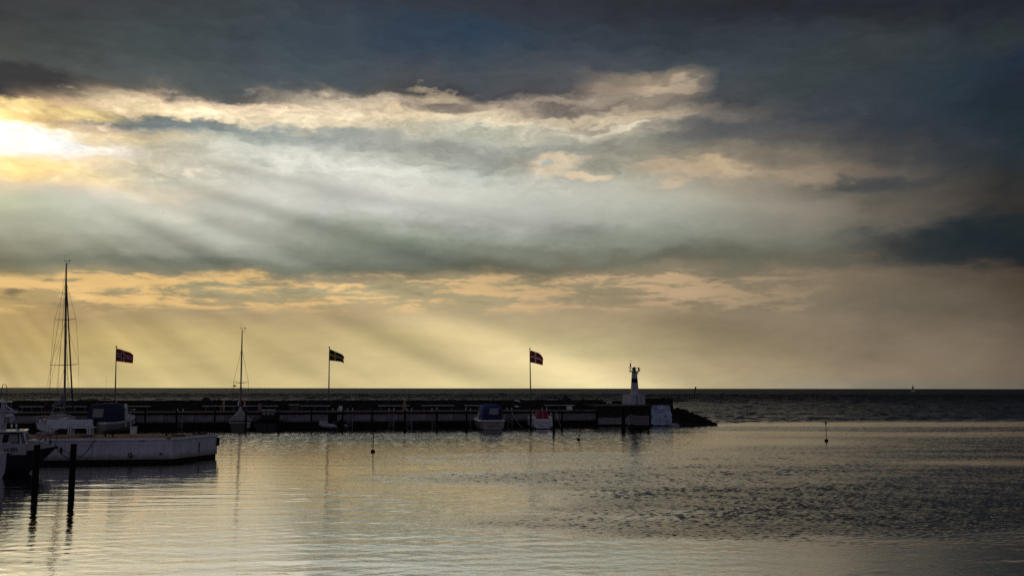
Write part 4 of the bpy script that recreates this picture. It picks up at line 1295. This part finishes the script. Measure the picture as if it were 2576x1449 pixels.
# --- white boat with red cover
P = at(1366, 1076, 96.0)
bt = thing('red_covered_boat', 'small white boat with a red cockpit cover, stern towards us', 'boat', (P.x, P.y, 0), BOW_IN - .05, 'boats moored along the quay')
f, hf, shf = hullform(6.0, 2.0, 1.05, 1.25, .3, .93)
shell(f, 0, .30).build('boot_top', M_BLKP, bt, True)
shell(f, .30, 1.0).build('hull', M_GREL, bt, True)
deckplate(f).build('deck', M_GREL, bt, True)
MB().box((-.03, 0, .58), (.05, 1.62, .62), ch=.02).build('transom_panel', M_OLDWHITE, bt)
MB().box((-.05, 0, .34), (.05, 1.8, .07), ch=.01).build('transom_step', M_GREL, bt)
MB().box((.5, .86, 1.12), (1.0, .24, .30), ch=.03).box((.5, -.86, 1.12), (1.0, .24, .30), ch=.03).build('coaming', M_GREL, bt)
for sy in (-.92, .92):
    MB().box((-.04, sy, .62), (.10, .10, .75), ch=.02).build('corner_moulding', M_GREL, bt)
cv = canopy([.05, .4, 1.8, 2.8], [.50, .52, .50, .42], [.86, .94, .80, .15], .98, 10, .28).build('cover', M_REDC, bt, True)
MB().box((.03, 0, .86), (.03, .66, .34), ch=.01).build('cover_flap', mat('dark_red_canvas', (.16, .006, .015), .85, .2, 3.0), cv)
MB().bar((.02, 0, .95), (.02, 0, 1.80), .035).build('cover_seam', M_FWHITE, cv)
for sy in (-1, 1):
    MB().path([(.1, sy * .95, 1.2), (.1, sy * .95, 1.62), (1.0, sy * .98, 1.66), (1.0, sy * .98, 1.2)], .022, 6).build('stern_rail', M_STEEL, bt)
MB().path([(-.05, .55, .8), (-.25, .6, .55), (-.1, .3, .35), (-.1, -.2, .32)], .02, 5).build('stern_line', M_PALER, bt)
for sy in (-1.05, 1.05):
    MB().lathe([(.03, -.28), (.10, -.2), (.10, .18), (.03, .26)], 10, (.35, sy * 1.04, .55)).build('fender', M_OLDWHITE, bt, True)

# --- grey inflatable
P = at(857, 1079, 93.0)
bt = thing('inflatable_dinghy', 'grey inflatable dinghy with dark console and outboard motor', 'boat', (P.x, P.y, 0), BOW_IN + .60, 'boats moored along the quay')
pts = [(-.1, -.62, .42), (.5, -.66, .42), (2.0, -.66, .46), (2.7, -.50, .56), (3.1, -.2, .66), (3.15, 0, .68), (3.1, .2, .66), (2.7, .50, .56), (2.0, .66, .46), (.5, .66, .42), (-.1, .62, .42)]
MB().path(pts, [.10, .22, .23, .23, .22, .22, .22, .23, .23, .22, .10], 10).build('tube', M_GREYR, bt, True)
MB().prism([(0, -.55), (2.4, -.5), (2.95, 0), (2.4, .5), (0, .55)], .16, .28).build('floor', M_DKMET, bt)
MB().box((.12, 0, .52), (.07, 1.0, .55)).build('transom', M_BLKP, bt)
MB().box((1.35, .05, .95), (.55, .80, 1.20), ch=.06).box((1.2, .05, 1.62), (.5, .95, .28), ch=.05).build('console', M_BLKP, bt)
MB().box((.8, .05, .72), (.35, .62, .40), ch=.05).build('seat', M_DKMET, bt)
MB().path([(1.9, -.3, .5), (2.1, -.15, .75), (2.2, .15, .55)], .06, 7).build('bow_bag', M_OLDWHITE, bt, True)
outboard(bt, .05, .55, M_BLKP, 1.0)
for q_ in range(3):
    MB().torus((.6 + .6 * q_, -.88, .46), .09, .012, 'Y', 8, 4, PI, 2 * PI).build('grab_line', M_ROPE, bt)

# --- dark workboat with small windscreen
P = at(667, 1081, 92.5)
bt = thing('dark_workboat', 'low dark boat with a small three-pane windscreen beside the tented sailboat', 'boat', (P.x, P.y, 0), BOW_IN - .10, 'boats moored along the quay')
f, hf, shf = hullform(6.0, 2.35, .75, 1.15, .35, .9)
shell(f, 0, 1.0, 7).build('hull', M_NAVY, bt, True)
gunwale(f, .05).build('gunwale', M_BLKP, bt, True)
deckplate(f, .9).build('deck', M_DKMET, bt, True)
MB().box((2.6, 0, 1.12), (1.7, 1.7, .65), ch=.06).build('cabin_trunk', M_BLKP, bt)
ws = MB().box((1.8, 0, 1.96), (.50, 1.38, .06), ch=.02).build('windscreen_roof', M_GREL, bt)
for q_ in range(3):
    MB().box((1.8, -.42 + q_ * .42, 1.68), (.03, .34, .42)).build('pane', M_VINYL, ws)
for q_ in range(4):
    MB().box((1.8, -.63 + q_ * .42, 1.68), (.06, .06, .54)).build('mullion', M_BLKP, ws)
cvd = canopy([.3, .7, 1.7], [.85, .95, .9], [.55, .65, .55], .72, 8, .6).build('tarpaulin', M_BLKP, bt, True)
for sy in (-1.15, 1.15):
    MB().lathe([(.03, -.25), (.09, -.18), (.09, .16), (.03, .22)], 8, (.8, sy, .55)).build('fender', M_GREYR, bt, True)
outboard(bt, -.02, .55, M_BLKP, .9)

# --- sailing boats
def rigging(parent, mx, zdeck, ztop, sp_list, chain, fore, back, mast_r, hound):
    ms_ = MB().lathe([(mast_r, zdeck), (mast_r, zdeck + (ztop - zdeck) * .75), (mast_r * .6, ztop)], 8, (mx, 0, 0)).build('mast', M_MAST, parent, True)
    for (z_, w_) in sp_list:
        MB().path([(mx - .12, -w_, z_ + .06), (mx, 0, z_), (mx - .12, w_, z_ + .06)], [.02, .035, .02], 6).build('spreader', M_MAST, ms_)
    for sg in (-1, 1):
        pts = [(mx, 0, hound)] + [(mx - .12, sg * w_, z_ + .06) for z_, w_ in reversed(sp_list)] + [(mx - .12, sg * chain, zdeck)]
        MB().path(pts, .013, 4).build('shroud', M_WIRE, parent)
        z0_, w0_ = sp_list[0]
        MB().path([(mx, 0, z0_ - .05), (mx - .3, sg * chain * .9, zdeck)], .011, 4).build('lower_shroud', M_WIRE, parent)
        if len(sp_list) > 1:
            MB().path([(mx, 0, sp_list[1][0] - .1), (mx - .12, sg * w0_, z0_ + .06)], .010, 4).build('diagonal_stay', M_WIRE, parent)
    if fore:
        MB().path([(mx + .1, 0, hound), (fore[0], 0, fore[1])], [fore[2] * .6, fore[2]], 8).build('furled_headsail' if fore[2] > .03 else 'forestay', M_DBLUE if fore[2] > .03 else M_WIRE, parent, True)
    for (z_, bx, by, bz) in back:
        MB().path([(mx, 0, z_), (bx, by, bz)], .011, 4).build('backstay', M_WIRE, parent)
    wv = MB().tube((mx, 0, ztop), (mx, 0, ztop + .30), .016, n=5).path([(mx - .05, -.28, ztop + .30), (mx, 0, ztop + .30), (mx + .02, .24, ztop + .31)], .016, 5).build('wind_vane', M_BLKP, ms_)
    MB().box((mx + .02, -.30, ztop + .32), (.02, .14, .11)).build('vane_fin', M_BLKP, wv)
    MB().tube((mx - .06, .12, ztop - .1), (mx - .06, .14, ztop + .95), .007, n=4).build('radio_aerial', M_WIRE, ms_)
    MB().path([(mx, 0, ztop - .02), (mx - .05, -.25, ztop + .06), (mx - .05, -.3, ztop + .02)], .025, 5).build('masthead_light', M_BLKP, ms_)
    return ms_
# large sloop on the left
P = at(124, 1087, 86.0)
bt = thing('large_sailing_boat', 'large white sailing boat with tall two-spreader mast behind the bench', 'boat', (P.x, P.y, 0), BOW_IN, 'boats moored along the quay')
bt.rotation_euler = (Matrix.Rotation(-.041, 3, 'Y') @ Matrix.Rotation(BOW_IN, 3, 'Z')).to_euler()
f, hf, shf = hullform(9.2, 3.05, .98, 1.25, .45, .74, counter=.12)
shell(f, 0, 1.0, 10).build('hull', mat('sloop_white', (.52, .51, .53), .3, .08, 1.0), bt, True)
gunwale(f, .04).build('toe_rail', M_OLDWHITE, bt, True)
deckplate(f).build('deck', M_OLDWHITE, bt, True)
MB().sideprism([(3.2, 1.0), (7.4, 1.15), (6.6, 1.38), (4.0, 1.52), (3.4, 1.48)], -.85, .85).build('coachroof', M_GREL, bt)
canopy([2.9, 3.3, 3.9, 4.2], [.85, .9, .8, .6], [.62, .68, .5, .1], 1.05, 8, .5).build('sprayhood', M_GREYC, bt, True)
for sy in (-.9, .9):
    MB().box((1.5, sy, 1.16), (2.4, .18, .32), ch=.04).build('cockpit_coaming', M_GREL, bt)
MB().torus((.35, .55, 1.35), .22, .07, 'X', 10, 6, -.6, PI + .6).build('horseshoe_buoy', mat('faded_pink', (.50, .25, .24), .8, .2, 3.0), bt, True)
for sg in (-1, 1):
    MB().path([(0.05, sg * .2, 1.0), (.02, sg * .2, 1.62), (.1, sg * 1.12, 1.62), (1.2, sg * 1.3, 1.60), (1.2, sg * 1.3, 1.02)], .022, 6).build('pushpit_rail', M_STEEL, bt)
    MB().path([(.1, sg * 1.12, 1.62), (.1, sg * 1.12, 1.0)], .02, 6).build('stanchion', M_STEEL, bt)
MB().torus((1.1, 0, 1.42), .36, .025, 'X', 18, 5).build('steering_wheel', M_STEEL, bt)
rigging(bt, 5.2, 1.2, 16.55, [(6.45, 1.30), (10.95, .98)], 1.30, (8.6, 1.35, .085),
        [(16.5, .1, .5, 1.05), (16.5, .1, -.5, 1.05), (14.6, 1.6, 1.2, 1.1), (14.6, 1.6, -1.2, 1.1), (14.6, 3.0, .3, 2.2), (10.9, 2.2, 1.25, 1.1), (10.9, 2.2, -1.25, 1.1)], .105, 14.8)
bo = MB().tube((5.1, 0, 2.25), (1.5, 0, 2.35), .07).build('boom', M_MAST, bt)
pts, rs = [], []
for q_ in range(15):
    u = q_ / 14
    pts.append((5.15 - 3.9 * u, .06 * math.sin(u * 19), 2.55 + .75 * (1 - u) ** 2 * (1 if u < .5 else .8) + .06 * math.sin(u * 25)))
    rs.append(.24 * (1 - .5 * u) + .06 * math.sin(u * 33))
MB().path(pts, rs, 9).build('flaked_sail', mat('purple_grey_sailcover', (.16, .15, .20), .85, .4, 6.0, .04), bo, True)
MB().path([(5.0, .05, 1.5), (3.9, .05, 2.28)], .035, 6).build('boom_vang', M_STEEL, bt)
MB().path([(1.5, 0, 2.35), (1.3, .2, 1.7), (1.2, 0, 1.3)], .05, 6).build('mainsheet', M_PALER, bt)
MB().lathe([(.05, 0), (.11, .08), (.11, .32), (.04, .4)], 9, (.25, -.8, 1.05)).build('danbuoy', M_OLDWHITE, bt, True)

# small tented sailing boat
P = at(603.5, 1080, 92.0)
bt = thing('tented_sailing_boat', 'small dark sailing boat under a grey boom tent, slim mast', 'boat', (P.x, P.y, 0), BOW_IN + .075, 'boats moored along the quay')
bt.rotation_euler = (Matrix.Rotation(-.0104, 3, 'Y') @ Matrix.Rotation(BOW_IN + .075, 3, 'Z')).to_euler()
f, hf, shf = hullform(6.4, 2.2, .78, 1.05, .35, .8)
shell(f, 0, 1.0, 7).build('hull', mat('dark_brown_hull', (.035, .026, .024), .4, .3, 2.0), bt, True)
gunwale(f, .045).build('rubbing_strake', M_OLDWHITE, bt, True)
deckplate(f, .95).build('deck', M_GREYC, bt, True)
MB().box((-.03, -.75, .50), (.06, .45, .50), ch=.02).build('transom_board', M_GREYC, bt)
P_ = []
for q_ in range(9):
    u = q_ / 8
    zr = 1.62 + .32 * math.sin(PI * u * .8 + .2) + .05 * math.sin(u * 17)
    row = []
    for i in range(9):
        v = i / 8 * 2 - 1
        row.append((.1 + u * 3.1, v * (1.12 - .05 * u) , .98 + (zr - .98) * (1 - abs(v) ** 1.25) + .03 * math.sin(v * 9 + u * 11)))
    P_.append(row)
tn = MB().grid(P_).add(P_[0], [tuple(range(9))]).add(P_[-1], [tuple(range(9))]).build('boom_tent', M_GREYC, bt, True)
MB().path([(.1, 0, 1.55), (.3, -.1, 1.95), (1.0, .08, 2.05), (2.4, -.05, 2.0), (3.2, 0, 2.2)], [.10, .16, .14, .15, .10], 8).build('rolled_sail', M_GREYC, tn, True)
rigging(bt, 3.3, 1.0, 10.05, [(4.72, .74)], .86, (6.2, 1.1, .012), [(8.3, .1, .0, 1.0)], .075, 8.3)
MB().box((3.2, .62, 4.42), (.012, .24, .17)).build('courtesy_flag', M_FNAVY, bt)
MB().path([(3.2, .74, 4.7), (3.2, .74, 1.1)], .007, 4).build('flag_halyard', M_WIRE, bt)

# --- dark canopy motorboat behind the bench
P = at(240, 1086, 86.5)
bt = thing('blue_hooded_cruiser', 'dark motor cruiser with navy canvas hood and white bow rail behind the pontoon', 'boat', (P.x, P.y, 0), R(84), 'boats moored along the quay')
f, hf, shf = hullform(6.8, 2.5, .95, 1.50, .35, .86, .5, .2)
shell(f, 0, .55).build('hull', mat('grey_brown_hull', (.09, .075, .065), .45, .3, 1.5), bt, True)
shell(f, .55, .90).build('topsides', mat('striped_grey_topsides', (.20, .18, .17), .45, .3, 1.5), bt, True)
shell(f, .90, 1.0, 2).build('white_sheer_band', M_GREL, bt, True)
gunwale(f, .05).build('gunwale', M_GREL, bt, True)
deckplate(f).build('deck', M_OLDWHITE, bt, True)
cn = canopy([.3, .7, 2.6, 3.2, 3.9], [1.05, 1.14, 1.10, 1.0, .85], [1.62, 1.80, 1.86, 1.72, .70], .92, 10, .40).build('canvas_hood', M_DBLUE, bt, True)
MB().box((.27, -.02, 1.85), (.04, 1.05, .82), ry=.13).build('rear_window', M_VINYL, cn)
MB().sideprism([(3.0, 1.1), (4.9, 1.3), (4.3, 1.62), (3.4, 1.95)], -.95, .95).build('cabin', M_GREL, bt)
MB().box((3.5, -1.02, 2.0), (.5, .06, .9)).build('side_frame', M_OLDWHITE, bt)
for sg in (-1, 1):
    MB().path([(4.2, sg * 1.1, 1.35), (4.3, sg * 1.05, 1.9), (5.6, sg * .8, 2.0), (6.6, sg * .25, 2.05), (6.75, 0, 2.05)], .02, 6).build('bow_rail', M_STEEL, bt)
MB().lathe([(.10, 0), (.15, .05), (.15, .45), (.10, .5)], 10, (3.3, -1.05, 2.15)).build('life_raft_canister', M_GREL, bt, True)
MB().tube((2.4, -.6, 2.75), (2.4, -.6, 3.05), .03).box((2.4, -.6, 3.08), (.12, .3, .06)).build('roof_light', M_OLDWHITE, bt)
MB().tube((2.0, .4, 2.75), (2.0, .4, 3.5), .015).build('aerial', M_DKMET, bt)
MB().tube((1.6, .1, 2.75), (1.6, .1, 5.4), .010, .006, 4).build('whip_aerial', M_WIRE, bt)
for u in (.45, .6, .75):
    p = f(u, .72)
    MB().lathe([(.03, -.22), (.09, -.15), (.09, .15), (.03, .22)], 8, (p[0], -p[1] - .08, p[2])).build('fender', M_OLDWHITE, bt, True)
outboard(bt, 0, .6, M_BLKP, 1.2)

# --- fishing boat HG102 in the left foreground
TIP = at(145, 1123.5, 46.6)
HD = R(24)
Lb = 7.6
base = Vector((TIP.x, TIP.y, 0)) - Vector((math.cos(HD), math.sin(HD), 0)) * Lb
bt = thing('fishing_boat', 'white-topped fishing boat with navy hull lettered HG102, bow to the right', 'boat', base, HD)
f, hf, shf = hullform(Lb, 2.5, .86, TIP.z, .45, .75, .50, .22, .02, .17)
shell(f, 0, 1.0, 9, 26).build('hull', M_NAVY, bt, True)
def topz(u):
    return shf(u) + .50 * max(0.0, min(1.0, (1.0 - u) / .14)) ** .8
m_ = MB()
for sg in (1, -1):
    P_ = []
    for j in range(3):
        row = []
        for i in range(27):
            u = i / 26
            p = f(u, 1.0)
            row.append((p[0], sg * (p[1] + .012 - .05 * j / 2), p[2] + (topz(u) - p[2]) * j / 2))
        P_.append(row)
    m_.grid(P_)
m_.build('bulwark', M_DULLW, bt, True)
P_ = []
for i in range(27):
    u = i / 26
    p = f(u, 1.0)
    P_.append([(p[0], -p[1] + .05, topz(u) - .02), (p[0], 0, topz(u) + .03), (p[0], p[1] - .05, topz(u) - .02)])
MB().grid(P_).build('foredeck', M_DULLW, bt, True)
gunwale(f, .035).build('rubbing_strake', M_BLKP, bt, True)
for sg in (-1, 1):
    pts = []
    for i in range(4, 25):
        u = i / 26
        p = f(u, 1.0)
        pts.append((p[0], sg * (p[1] - .01), topz(u) + .01))
    MB().path(pts, .028, 6).build('bulwark_cap', M_GREL, bt, True)
# wheelhouse: windscreen foot seen at photo x 66, roof edge at 60
d_ = ray(66, 1110)
def lx(px, yoff=-1.05):
    """local x on the near side for a photo column"""
    d = ray(px, 1110)
    c_, s_ = math.cos(HD), math.sin(HD)
    # base + x*(c,s) + yoff*(-s,c) on sight line
    bx, by = base.x - yoff * s_, base.y + yoff * c_
    return (bx * d.y - by * d.x) / (s_ * d.x - c_ * d.y)
xf = lx(67)
xr = lx(58)
zb = 1.47
zr = 2.06
wh = MB().sideprism([(1.6, zb - .5), (xf, zb - .5), (xf, zb), (xr, zr), (1.6, zr)], -1.02, 1.02).build('wheelhouse', M_DULLW, bt)
MB().box(((1.3 + xr + .1) / 2, 0, zr + .03), (xr + .1 - 1.3, 2.24, .07), ch=.02).build('roof', M_GREL, wh)
MB().box(((1.3 + xr - .05) / 2, 0, zr - .04), (xr - .05 - 1.3, 2.12, .06)).build('painted_roof_shadow', M_BLKP, wh)  # black strip below the roof edge, painted in as the overhang's shade
x0_, x1_ = lx(5), lx(49)
def wpoly(a, b, z0_, z1_, rk):
    return [(a, z0_), (b, z0_), (b - rk, z1_), (a + .05, z1_)]
for sg in (-1, 1):
    w_ = MB().sideprism(wpoly(x0_, x1_, zb + .06, zr - .10, .05), sg * 1.025 - .012, sg * 1.025 + .012).build('side_window', M_BLKP, wh)
    MB().sideprism(wpoly(x0_ + .24, x1_ - .05, zb + .10, zr - .14, .05), sg * 1.04 - .012, sg * 1.04 + .012).build('pane', M_VINYL, w_)
    w_ = MB().sideprism([(lx(57), zb + .06), (lx(64.5), zb + .06), (lx(56), zr - .10), (lx(50), zr - .10)], sg * 1.025 - .012, sg * 1.025 + .012).build('quarter_window', M_BLKP, wh)
    MB().sideprism([(lx(58), zb + .10), (lx(63), zb + .10), (lx(55.5), zr - .14), (lx(51.8), zr - .14)], sg * 1.04 - .012, sg * 1.04 + .012).build('pane', M_GLASS, w_)
    MB().bar((xf + .01, sg * 1.02, zb), (xr + .01, sg * 1.02, zr), .05, .05).build('corner_post', M_GREL, wh)
q_ = MB().bar((xf + .02, -.5, zb + .08), (xr + .06, -.5, zr - .08), .8, .02).bar((xf + .02, .5, zb + .08), (xr + .06, .5, zr - .08), .8, .02).build('windscreen', M_GLASS, wh)
# lettering, one part per character
tx0, tx1 = lx(11.5, -1.2), lx(45, -1.2)
pa, pb2 = f(tx0 / Lb, 1.0), f(tx1 / Lb, 1.0)
def glyph(ch):
    cu = bpy.data.curves.new('glyph', 'FONT')
    cu.body = ch
    cu.size = .25
    cu.offset = .005
    tmp = bpy.data.objects.new('tmp_glyph', cu)
    COL.objects.link(tmp)
    tm_ = bpy.data.meshes.new_from_object(tmp.evaluated_get(bpy.context.evaluated_depsgraph_get()))
    bpy.data.objects.remove(tmp)
    bpy.data.curves.remove(cu)
    return tm_
adv = [('H', 0), ('G', .215), ('1', .50), ('0', .645), ('2', .835)]
for ch, a0 in adv:
    tm = glyph(ch)
    tm.name = 'registration_letter'
    tm.materials.clear()
    tm.materials.append(M_BLKP)
    xs_ = [v.co.x for v in tm.vertices]
    wd = (max(xs_) - min(xs_)) or 1
    tw = (.09 if ch == '1' else .165) * (tx1 - tx0)
    for v in tm.vertices:
        X_ = tx0 + a0 * (tx1 - tx0) + (v.co.x - min(xs_)) / wd * tw
        w_ = max(f(X_ / Lb, 1.0)[1], 1.02)
        v.co = Vector((X_, -w_ - .030, 1.15 + v.co.y * .98))
    link('registration_letter', tm, bt, 'black painted character ' + ch)
# pulpit
for sg in (-1, 1):
    xa, xb_, xc = lx(96), lx(108), lx(139)
    def rp(x_, z_, q=.88):
        u = min(.99, x_ / Lb)
        return (x_, sg * max(.05, f(u, 1.0)[1] * q), z_)
    MB().path([rp(xa, topz(xa / Lb)), rp(lx(101), topz(.9) + .18), rp(xb_, topz(xb_ / Lb) + .30), rp(lx(124), 1.86), rp(xc, 1.93), (Lb - .05, 0, 1.93)], .020, 6).build('pulpit_rail', M_DKMET, bt, True)
    for px_ in (110, 122, 138):
        x_ = lx(px_)
        MB().path([rp(x_, topz(min(.99, x_ / Lb)) - .02), rp(x_ + .03, 1.72 + .006 * (px_ - 110))], .018, 6).build('pulpit_post', M_DKMET, bt)
MB().lathe([(.05, 0), (.05, .14), (.08, .15), (.08, .18)], 8, (lx(125), 0, topz(lx(125) / Lb))).build('mooring_bitt', M_DKMET, bt)
# mast, beam and gear on the roof
mz = zr + .065
xm = lx(4, -.2)
ma = MB().lathe([(.16, mz), (.15, mz + .85), (.11, mz + 1.45)], 12, (xm, 0, 0)).build('mast_housing', M_DULLW, bt, True)
MB().path([(xm + .08, -.1, mz + 1.45), (xm + .08, -.1, mz + 2.05), (xm + .02, -.1, mz + 2.22), (xm - .1, -.1, mz + 2.25), (xm - .2, -.1, mz + 1.45)], .018, 5).build('aerial_loop', M_DKMET, ma)
MB().box((xm + .05, 0, mz + 1.38), (.55, .5, .05), ch=.01).build('light_shelf', M_GREL, ma)
MB().tube((xm - .4, -.12, mz + .93), (lx(39, -.2), -.12, mz + .88), .085, n=10).build('crossbeam', mat('lilac_grey_paint', (.36, .33, .42), .5, .2, 3.0), ma, True)
MB().lathe([(.05, 0), (.20, .05), (.21, .12), (.12, .18)], 14, (lx(20, -.3), -.25, mz + .62)).build('radar_dome', M_OLDWHITE, ma, True)
for px_, dz in ((25, .36), (30, .42)):
    MB().lathe([(.04, 0), (.075, .04), (.075, .24), (.05, .28)], 10, (lx(px_, -.3), -.3, mz + dz)).build('floodlight', M_GREYR, ma, True)
MB().path([(lx(10, -.2), -.15, mz + 1.2), (lx(19, -.2), -.15, mz + 1.06), (lx(27, -.2), -.15, mz + 1.0), (lx(28, -.2), -.15, mz + .94), (lx(22, -.2), -.15, mz + .88)], .03, 6).build('cable_loop', M_GREL, ma, True)
MB().path([(lx(4, -.2), -.3, mz + .1), (lx(12, -.2), -.3, mz + .55), (lx(14, -.2), -.3, mz + .85)], .025, 5).build('brace', M_DKMET, ma)
for px_ in (27, 39):
    MB().lathe([(.015, 0), (.015, .18), (.05, .20), (.05, .26), (.02, .30)], 8, (lx(px_, -.7), -.7, mz)).build('deck_light', M_GREL, bt)
MB().box((lx(44, -.6), -.6, mz + .17), (.14, .14, .34), ch=.03).build('horn_box', M_BLKP, bt)
MB().path([(lx(14, -.95), -.95, mz + .05), (lx(36, -.95), -.95, mz + .05), (lx(60, -.95), -.95, mz + .03)], .022, 6).build('roof_rail', M_GREL, bt)
MB().box((lx(84, -.3), -.3, topz(.9) + .07), (.22, .3, .08), ch=.02).build('hatch', M_GREL, bt)
# lines from the bow to the pontoon
bowp = Vector((TIP.x - .05, TIP.y - .02, TIP.z - .05))
rope(sag(bowp, pont_deck(244, 1100) + Vector((0, -.12, 0)), .85, 16), .024, 'slack dark mooring rope hanging from the fishing boat bow to the pontoon')
rope(sag(bowp + Vector((-.35, .1, .15)), pont_front(224, 1156) + Vector((0, -.06, .05)), .05), .018, 'thin dark line from the fishing boat bow down to the waterline')
fdr = thing('bow_fender', 'small dark fender hanging below the fishing boat bow', 'fender', at(154, 1131.5, 47.2))
MB().lathe([(.02, -.16), (.06, -.12), (.06, .08), (.02, .14)], 8).build('fender_body', M_BLACK, fdr, True)
MB().tube((0, 0, .12), (-.30, -.2, .26), .010, n=4).build('lanyard', M_ROPE, fdr)

# --- corner of a neighbouring boat at the left edge
P = at(7, 1190, 42.8)
bt = thing('neighbour_boat', 'pale lilac-white boat stern just showing at the left picture edge', 'boat', (P.x - .30, P.y, 0), R(180 + 4))
f, hf, shf = hullform(5.5, 1.9, 1.16, 1.3, .35, .95)
shell(f, 0, .22).build('boot_top', M_BLKP, bt, True)
shell(f, .22, 1.0).build('hull', mat('lilac_white_paint', (.52, .48, .62), .5, .12, 2.0), bt, True)
deckplate(f).build('deck', M_OLDWHITE, bt, True)
gunwale(f, .03).build('gunwale', M_GREL, bt, True)
MB().path([(.1, .3, 1.16), (.22, .3, 1.30), (.5, .3, 1.32), (.62, .3, 1.16)], .04, 6).build('cleat', M_BLACK, bt, True)
MB().path([(-.1, .5, 1.20), (.2, .55, 1.26), (.6, .5, 1.24)], .03, 6).build('stern_line', M_BLACK, bt, True)

# --- distant yacht under sail
P = on_water(2302, 979.6)
P = at(2302, 980, 1500)
bt = thing('distant_yacht', 'tiny yacht under full sail on the far right horizon', 'boat', (P.x, 1500, 0), R(165))
f, hf, shf = hullform(11.5, 3.4, 1.2, 1.6, .5)
shell(f, 0, 1.0).build('hull', M_GREL, bt, True)
deckplate(f).build('deck', M_OLDWHITE, bt)
MB().tube((6.2, 0, 1.2), (6.2, 0, 14.4), .1, .06).build('mast', M_MAST, bt)
def sail(a, b, c, belly):
    P_ = []
    a, b, c = Vector(a), Vector(b), Vector(c)
    for j in range(9):
        v = j / 8
        l_, r_ = a.lerp(c, v), b.lerp(c, v)
        P_.append([l_.lerp(r_, i / 6) + Vector((0, belly * math.sin(PI * i / 6) * (1 - v), 0)) for i in range(7)])
    return MB().grid(P_)
bt.scale = (.52, .72, .80)
M_SAIL = mat('tan_sailcloth', (.42, .37, .30), .9, .15, 1.0)
sail((6.1, 0, 2.4), (1.2, .9, 2.3), (6.15, 0, 14.2), .7).build('mainsail', M_SAIL, bt, True)
sail((11.2, 0, 1.7), (5.2, 1.4, 1.9), (6.4, 0, 12.6), .8).build('headsail', M_SAIL, bt, True)

# ------------------------------------------------------------------ birds over the sea
def bird_mesh(fl):
    m_ = MB()
    m_.path([(-.26, 0, 0), (-.1, 0, .02), (.1, 0, .03), (.24, 0, .02), (.30, 0, .0)], [.02, .07, .08, .05, .01], 6)
    for sg in (-1, 1):
        P_ = [[(.12, sg * .05, .05), (.14, sg * .32, .05 + .16 * fl), (.02, sg * .68, .05 + .06 * fl)],
              [(-.08, sg * .05, .04), (-.04, sg * .32, .04 + .16 * fl), (-.06, sg * .66, .04 + .06 * fl)]]
        m_.grid(P_)
        m_.grid([[(x, y, z - .015) for x, y, z in r_] for r_ in P_])
    m_.add([(-.26, -.03, 0), (-.26, .03, 0), (-.42, .08, 0), (-.42, -.08, 0)], [(0, 1, 2, 3)])
    return m_
bmh = [bird_mesh(v).mesh('gull', M_BLKP) for v in (1.0, .4, -.5)]
BIRDS = [(2122, 742, 'far bird leading the loose line above the horizon'), (2177, 744, 0), (2213, 747.5, 0), (2250, 750, 0), (2288, 752, 0), (2327, 752.6, 0), (2367, 752, 0), (2402, 751, 0),
         (2355, 827, 1), (2362, 828, 1), (2366.5, 829.5, 1), (2371, 830, 1), (2376, 828.5, 1), (411, 534, 'lone bird high in the pale veil left of centre'), (387, 561, 'lone bird a little below the high one on the left')]
random.seed(5)
cnt = [0, 0]
for i, (px, py, lab) in enumerate(BIRDS):
    o = link('gull', bmh[i % 3])
    o.location = at(px, py, 620 + 14 * (i % 5))
    o.rotation_euler = (random.uniform(-.3, .3), random.uniform(-.1, .1), random.uniform(2.5, 3.6))
    if lab == 0:
        tag(o, 'tiny dark bird in the loose line above the far right sea', 'bird', 'loose line of birds')
    elif lab == 1:
        tag(o, 'tiny dark bird in the tight cluster above the distant yacht', 'bird', 'tight cluster of birds')
    else:
        tag(o, lab, 'bird')
